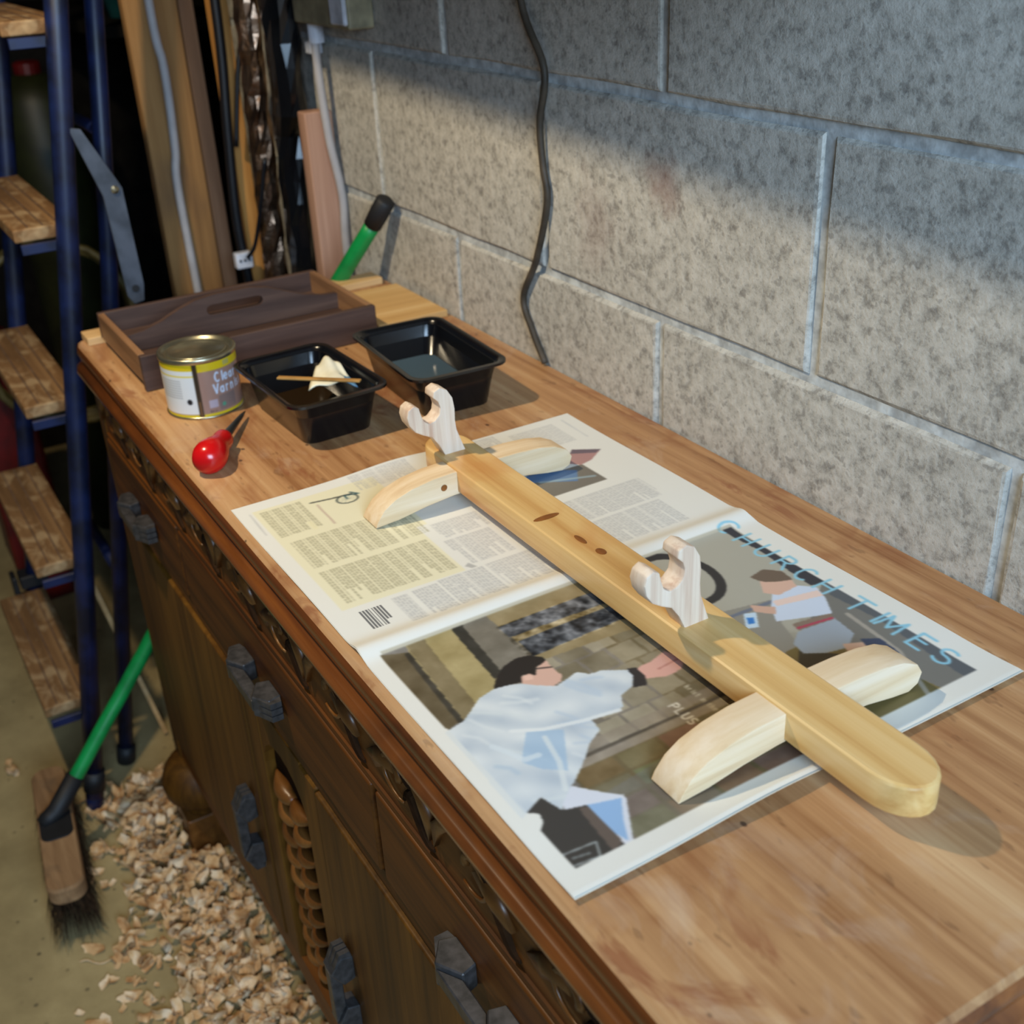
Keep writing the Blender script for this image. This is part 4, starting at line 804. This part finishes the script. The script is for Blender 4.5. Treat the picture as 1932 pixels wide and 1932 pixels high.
# ------------------------------------------------------------------ dim clutter behind the stepladder
tb = empty('bucket', (-1.0, 0.43, H + 0.30), 'teal plastic bucket on the shelf in the dark recess', 'bucket')
MB().lathe([(0.075, 0.0), (0.095, 0.16), (0.102, 0.162), (0.102, 0.170), (0.092, 0.170), (0.072, 0.008)], (-1.0, 0.46, H + 0.335), n=28).build('body', M['teal'], tb, smooth=True)
mb = MB(); mb.tube([(-1.0 + 0.1 * math.cos(a), 0.46, H + 0.50 + 0.05 * math.sin(a)) for a in [math.pi * k / 12 for k in range(13)]], 0.003, 6); mb.build('bail_handle', M['steel'], tb)
sh_ = empty('bucket_shelf', (-1.1, 0.4, H + 0.31), 'dark plank shelf carrying the teal bucket', 'shelf')
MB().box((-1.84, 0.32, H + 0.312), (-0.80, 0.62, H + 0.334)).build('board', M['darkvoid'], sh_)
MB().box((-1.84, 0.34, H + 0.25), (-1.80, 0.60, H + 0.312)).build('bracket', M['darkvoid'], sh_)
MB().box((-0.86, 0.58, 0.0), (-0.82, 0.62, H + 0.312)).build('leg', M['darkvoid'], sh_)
rc = empty('fuel_can', (-0.95, -0.02, 0), 'red metal can half hidden behind the stepladder treads', 'can')
MB().box((-1.05, -0.09, 0.10), (-0.90, 0.035, H - 0.28)).build('body', M['redcan'], rc, bevel=0.012, bseg=2)
MB().box((-1.04, -0.08, 0.0), (-0.91, 0.025, 0.10)).build('base', M['redcan'], rc, bevel=0.004, bseg=1)
MB().tube(catmull([(-0.975, -0.07, H - 0.285), (-0.975, -0.055, H - 0.24), (-0.975, 0.0, H - 0.24), (-0.975, 0.015, H - 0.285)], 6), 0.008, 8).build('carrying_handle', M['redcan'], rc, smooth=True)
lc = empty('watering_can', (-1.25, 0.2, 0), 'yellow-green plastic can standing in the dark recess', 'can')
MB().lathe([(0.09, 0.0), (0.09, 0.9), (0.085, 1.08), (0.06, 1.13), (0.02, 1.14)], (-1.25, 0.24, 0), n=20).build('body', M['lime'], lc, smooth=True)
MB().lathe([(0.03, 1.135), (0.03, 1.16), (0.02, 1.165)], (-1.25, 0.24, 0), n=16).build('cap', M['redcan'], lc)
mb = MB(); P = []
for k in range(120):
    a = k * 0.33; P.append((-0.80 + 0.02 * math.sin(k * 0.7), 0.11 + 0.16 * math.cos(a), H - 0.25 + 0.20 * math.sin(a) + 0.01 * math.sin(k)))
mb.tube(P, 0.008, 6); tag(mb.build('garden_hose', M['hose'], None, smooth=True), 'coiled pale yellow hose hanging behind the stepladder', 'hose')

# ------------------------------------------------------------------ shelf added out of view to cut lamp light on the wall; pendant lamp
wl = empty('shadow_shelf', (0.8, 0.36, H + 0.52), 'unseen shelf added above the bench to shade the upper block wall', 'shelf')
ye0, ye1 = 0.262, 0.238
Pa = Vector((-0.002, W, H + 0.300)); Pb = Vector((1.2096, W, H + 0.2514))
def edge_pt(Q, ye): return LAMP + (Q - LAMP) * ((ye - LAMP.y) / (Q.y - LAMP.y))
Ea = edge_pt(Pa, 0.12); Eb = edge_pt(Pb, 0.12); dd = (Eb - Ea) / (Eb.x - Ea.x); e0 = Ea + dd * (0.14 - Ea.x); e1 = Ea + dd * (1.3 - Ea.x)
MB().add([tuple(e0), tuple(e1), (e1.x, W - 0.002, e1.z), (e0.x, W - 0.002, e0.z), (e0.x, e0.y, e0.z + 0.022), (e1.x, e1.y, e1.z + 0.022), (e1.x, W - 0.002, e1.z + 0.022), (e0.x, W - 0.002, e0.z + 0.022)], [(0, 3, 2, 1), (4, 5, 6, 7), (0, 1, 5, 4), (1, 2, 6, 5), (2, 3, 7, 6), (3, 0, 4, 7)]).build('board', M['oak'], wl)
for x in (0.3, 0.75, 1.2): MB().box((x - 0.012, 0.14, e0.z + 0.023), (x + 0.012, W - 0.002, e0.z + 0.04)).build('bracket', M['steel'], wl)
lp = empty('work_lamp', LAMP + Vector((0, 0, 0.03)), 'pendant work lamp holder hanging above the bench', 'lamp')
MB().lathe([(0.017, 0.012), (0.019, 0.03), (0.017, 0.07), (0.006, 0.085)], LAMP, n=18).build('lamp_holder', M['hood'], lp, smooth=True)
MB().tube([LAMP + Vector((0, 0, 0.08)), (LAMP.x, LAMP.y, 2.462)], 0.003, 8).build('flex', M['white'], lp)

# ------------------------------------------------------------------ wood shavings
def shaving_geo(L, Wd, curl, seed):
    r = random.Random(seed); n = 9; vs = []; fs = []; rad = L / max(curl, 0.05); tw = r.uniform(-1.0, 1.0); sk = r.uniform(-0.5, 0.5); cup = r.uniform(-0.35, 0.35)
    e0 = [r.uniform(-0.15, 0.15) for _ in range(n)]
    for i in range(n):
        t = i / (n - 1); a = curl * t; rr = rad * (1 - 0.3 * t); x = rr * math.sin(a); z = rr * (1 - math.cos(a))
        w = Wd * (1 + e0[i]) * (0.8 if i in (0, n - 1) else 1.0)
        for q in (-0.5, 0.0, 0.5):
            y = q * w; vs.append((x + y * sk, y, z + 0.0006 + abs(y) * cup + y * tw * (t - 0.5)))
    for i in range(n - 1):
        for q in (0, 1): p = 3 * i + q; fs.append((p, p + 1, p + 4, p + 3))
    return vs, fs
protos = []
for k in range(18):
    L = random.uniform(0.018, 0.050); Wd = random.uniform(0.010, 0.028); curl = random.choice((0.15, 0.3, 0.5, 0.9, 1.6, 3.2)) * random.uniform(0.8, 1.2)
    protos.append(shaving_geo(L, Wd, curl, k))
def pile_h(x, y):
    d = 0.055 * math.exp(-((y + 0.02) / 0.085) ** 2) * (0.55 + 0.45 * math.sin(x * 9 + 0.5)) * (1 if x > 0.05 else max(0.0, (x + 0.16) / 0.21))
    return max(0.0, d)
mb = MB(); r_ = random.Random(21)
for k in range(1500):
    x = r_.uniform(-0.13, 0.95); y = r_.gauss(-0.03, 0.056)
    if y > 0.13 or y < -0.175: continue
    if 0.045 < x < 0.145 and -0.02 < y < 0.075: continue
    vs, fs = protos[r_.randrange(len(protos))]
    Rm = Matrix.Rotation(r_.uniform(0, 6.28), 3, 'Z') @ Matrix.Rotation(r_.gauss(0, 0.6), 3, 'X') @ Matrix.Rotation(r_.gauss(0, 0.6), 3, 'Y')
    s = r_.uniform(0.6, 1.3); z = pile_h(x, y) * r_.uniform(0.15, 1.0)
    P = [Rm @ Vector(v) * s for v in vs]; lo = min(p.z for p in P); z = max(z, 0.001 - lo)
    mb.add([(x + p.x, y + p.y, z + p.z) for p in P], fs)
o = mb.build('wood_shavings', M['shaving'], None); tag(o, 'deep drift of curled pine shavings along the foot of the sideboard', 'shavings', None, 'stuff')
meshes = []
for k, (vs, fs) in enumerate(protos):
    me = bpy.data.meshes.new('wood_shaving'); me.from_pydata(vs, [], fs); me.materials.append(M['shaving']); meshes.append(me)
def lone(x, y, k, rz, s=1.0):
    o = bpy.data.objects.new('wood_shaving', meshes[k % len(meshes)]); COL.objects.link(o); o.location = (x, y, 0.0012); o.rotation_euler = (0, 0, rz); o.scale = (s, s, s)
    return tag(o, 'loose pine shaving lying on the concrete floor apart from the drift', 'shaving', 'loose shavings scattered on the floor')
for k in range(70):
    x = r_.uniform(-0.1, 0.75); y = -0.15 - abs(r_.gauss(0, 0.035))
    if -0.13 < x < 0.24 and y < -0.155: continue
    lone(x, y, r_.randrange(14), r_.uniform(0, 6.28), r_.uniform(0.7, 1.15))
for x, y in ((-0.322, -0.239), (-0.30, -0.228), (-0.285, -0.235), (0.367, -0.183), (0.372, -0.22), (0.40, -0.235), (0.43, -0.21), (0.45, -0.195), (0.27, -0.18), (0.26, -0.158), (0.35, -0.25)): lone(x, y, r_.randrange(14), r_.uniform(0, 6.28), r_.uniform(0.8, 1.3))
o = MB().tube(catmull([(0.247, -0.232, 0.002), (0.252, -0.222, 0.004), (0.268, -0.207, 0.002), (0.270, -0.19, 0.003), (0.262, -0.17, 0.004), (0.245, -0.150, 0.002)], 6), 0.0012, 5).build('wood_curl', M['shaving']); tag(o, 'long thin curled wood strand beside the broom', 'wood strand')
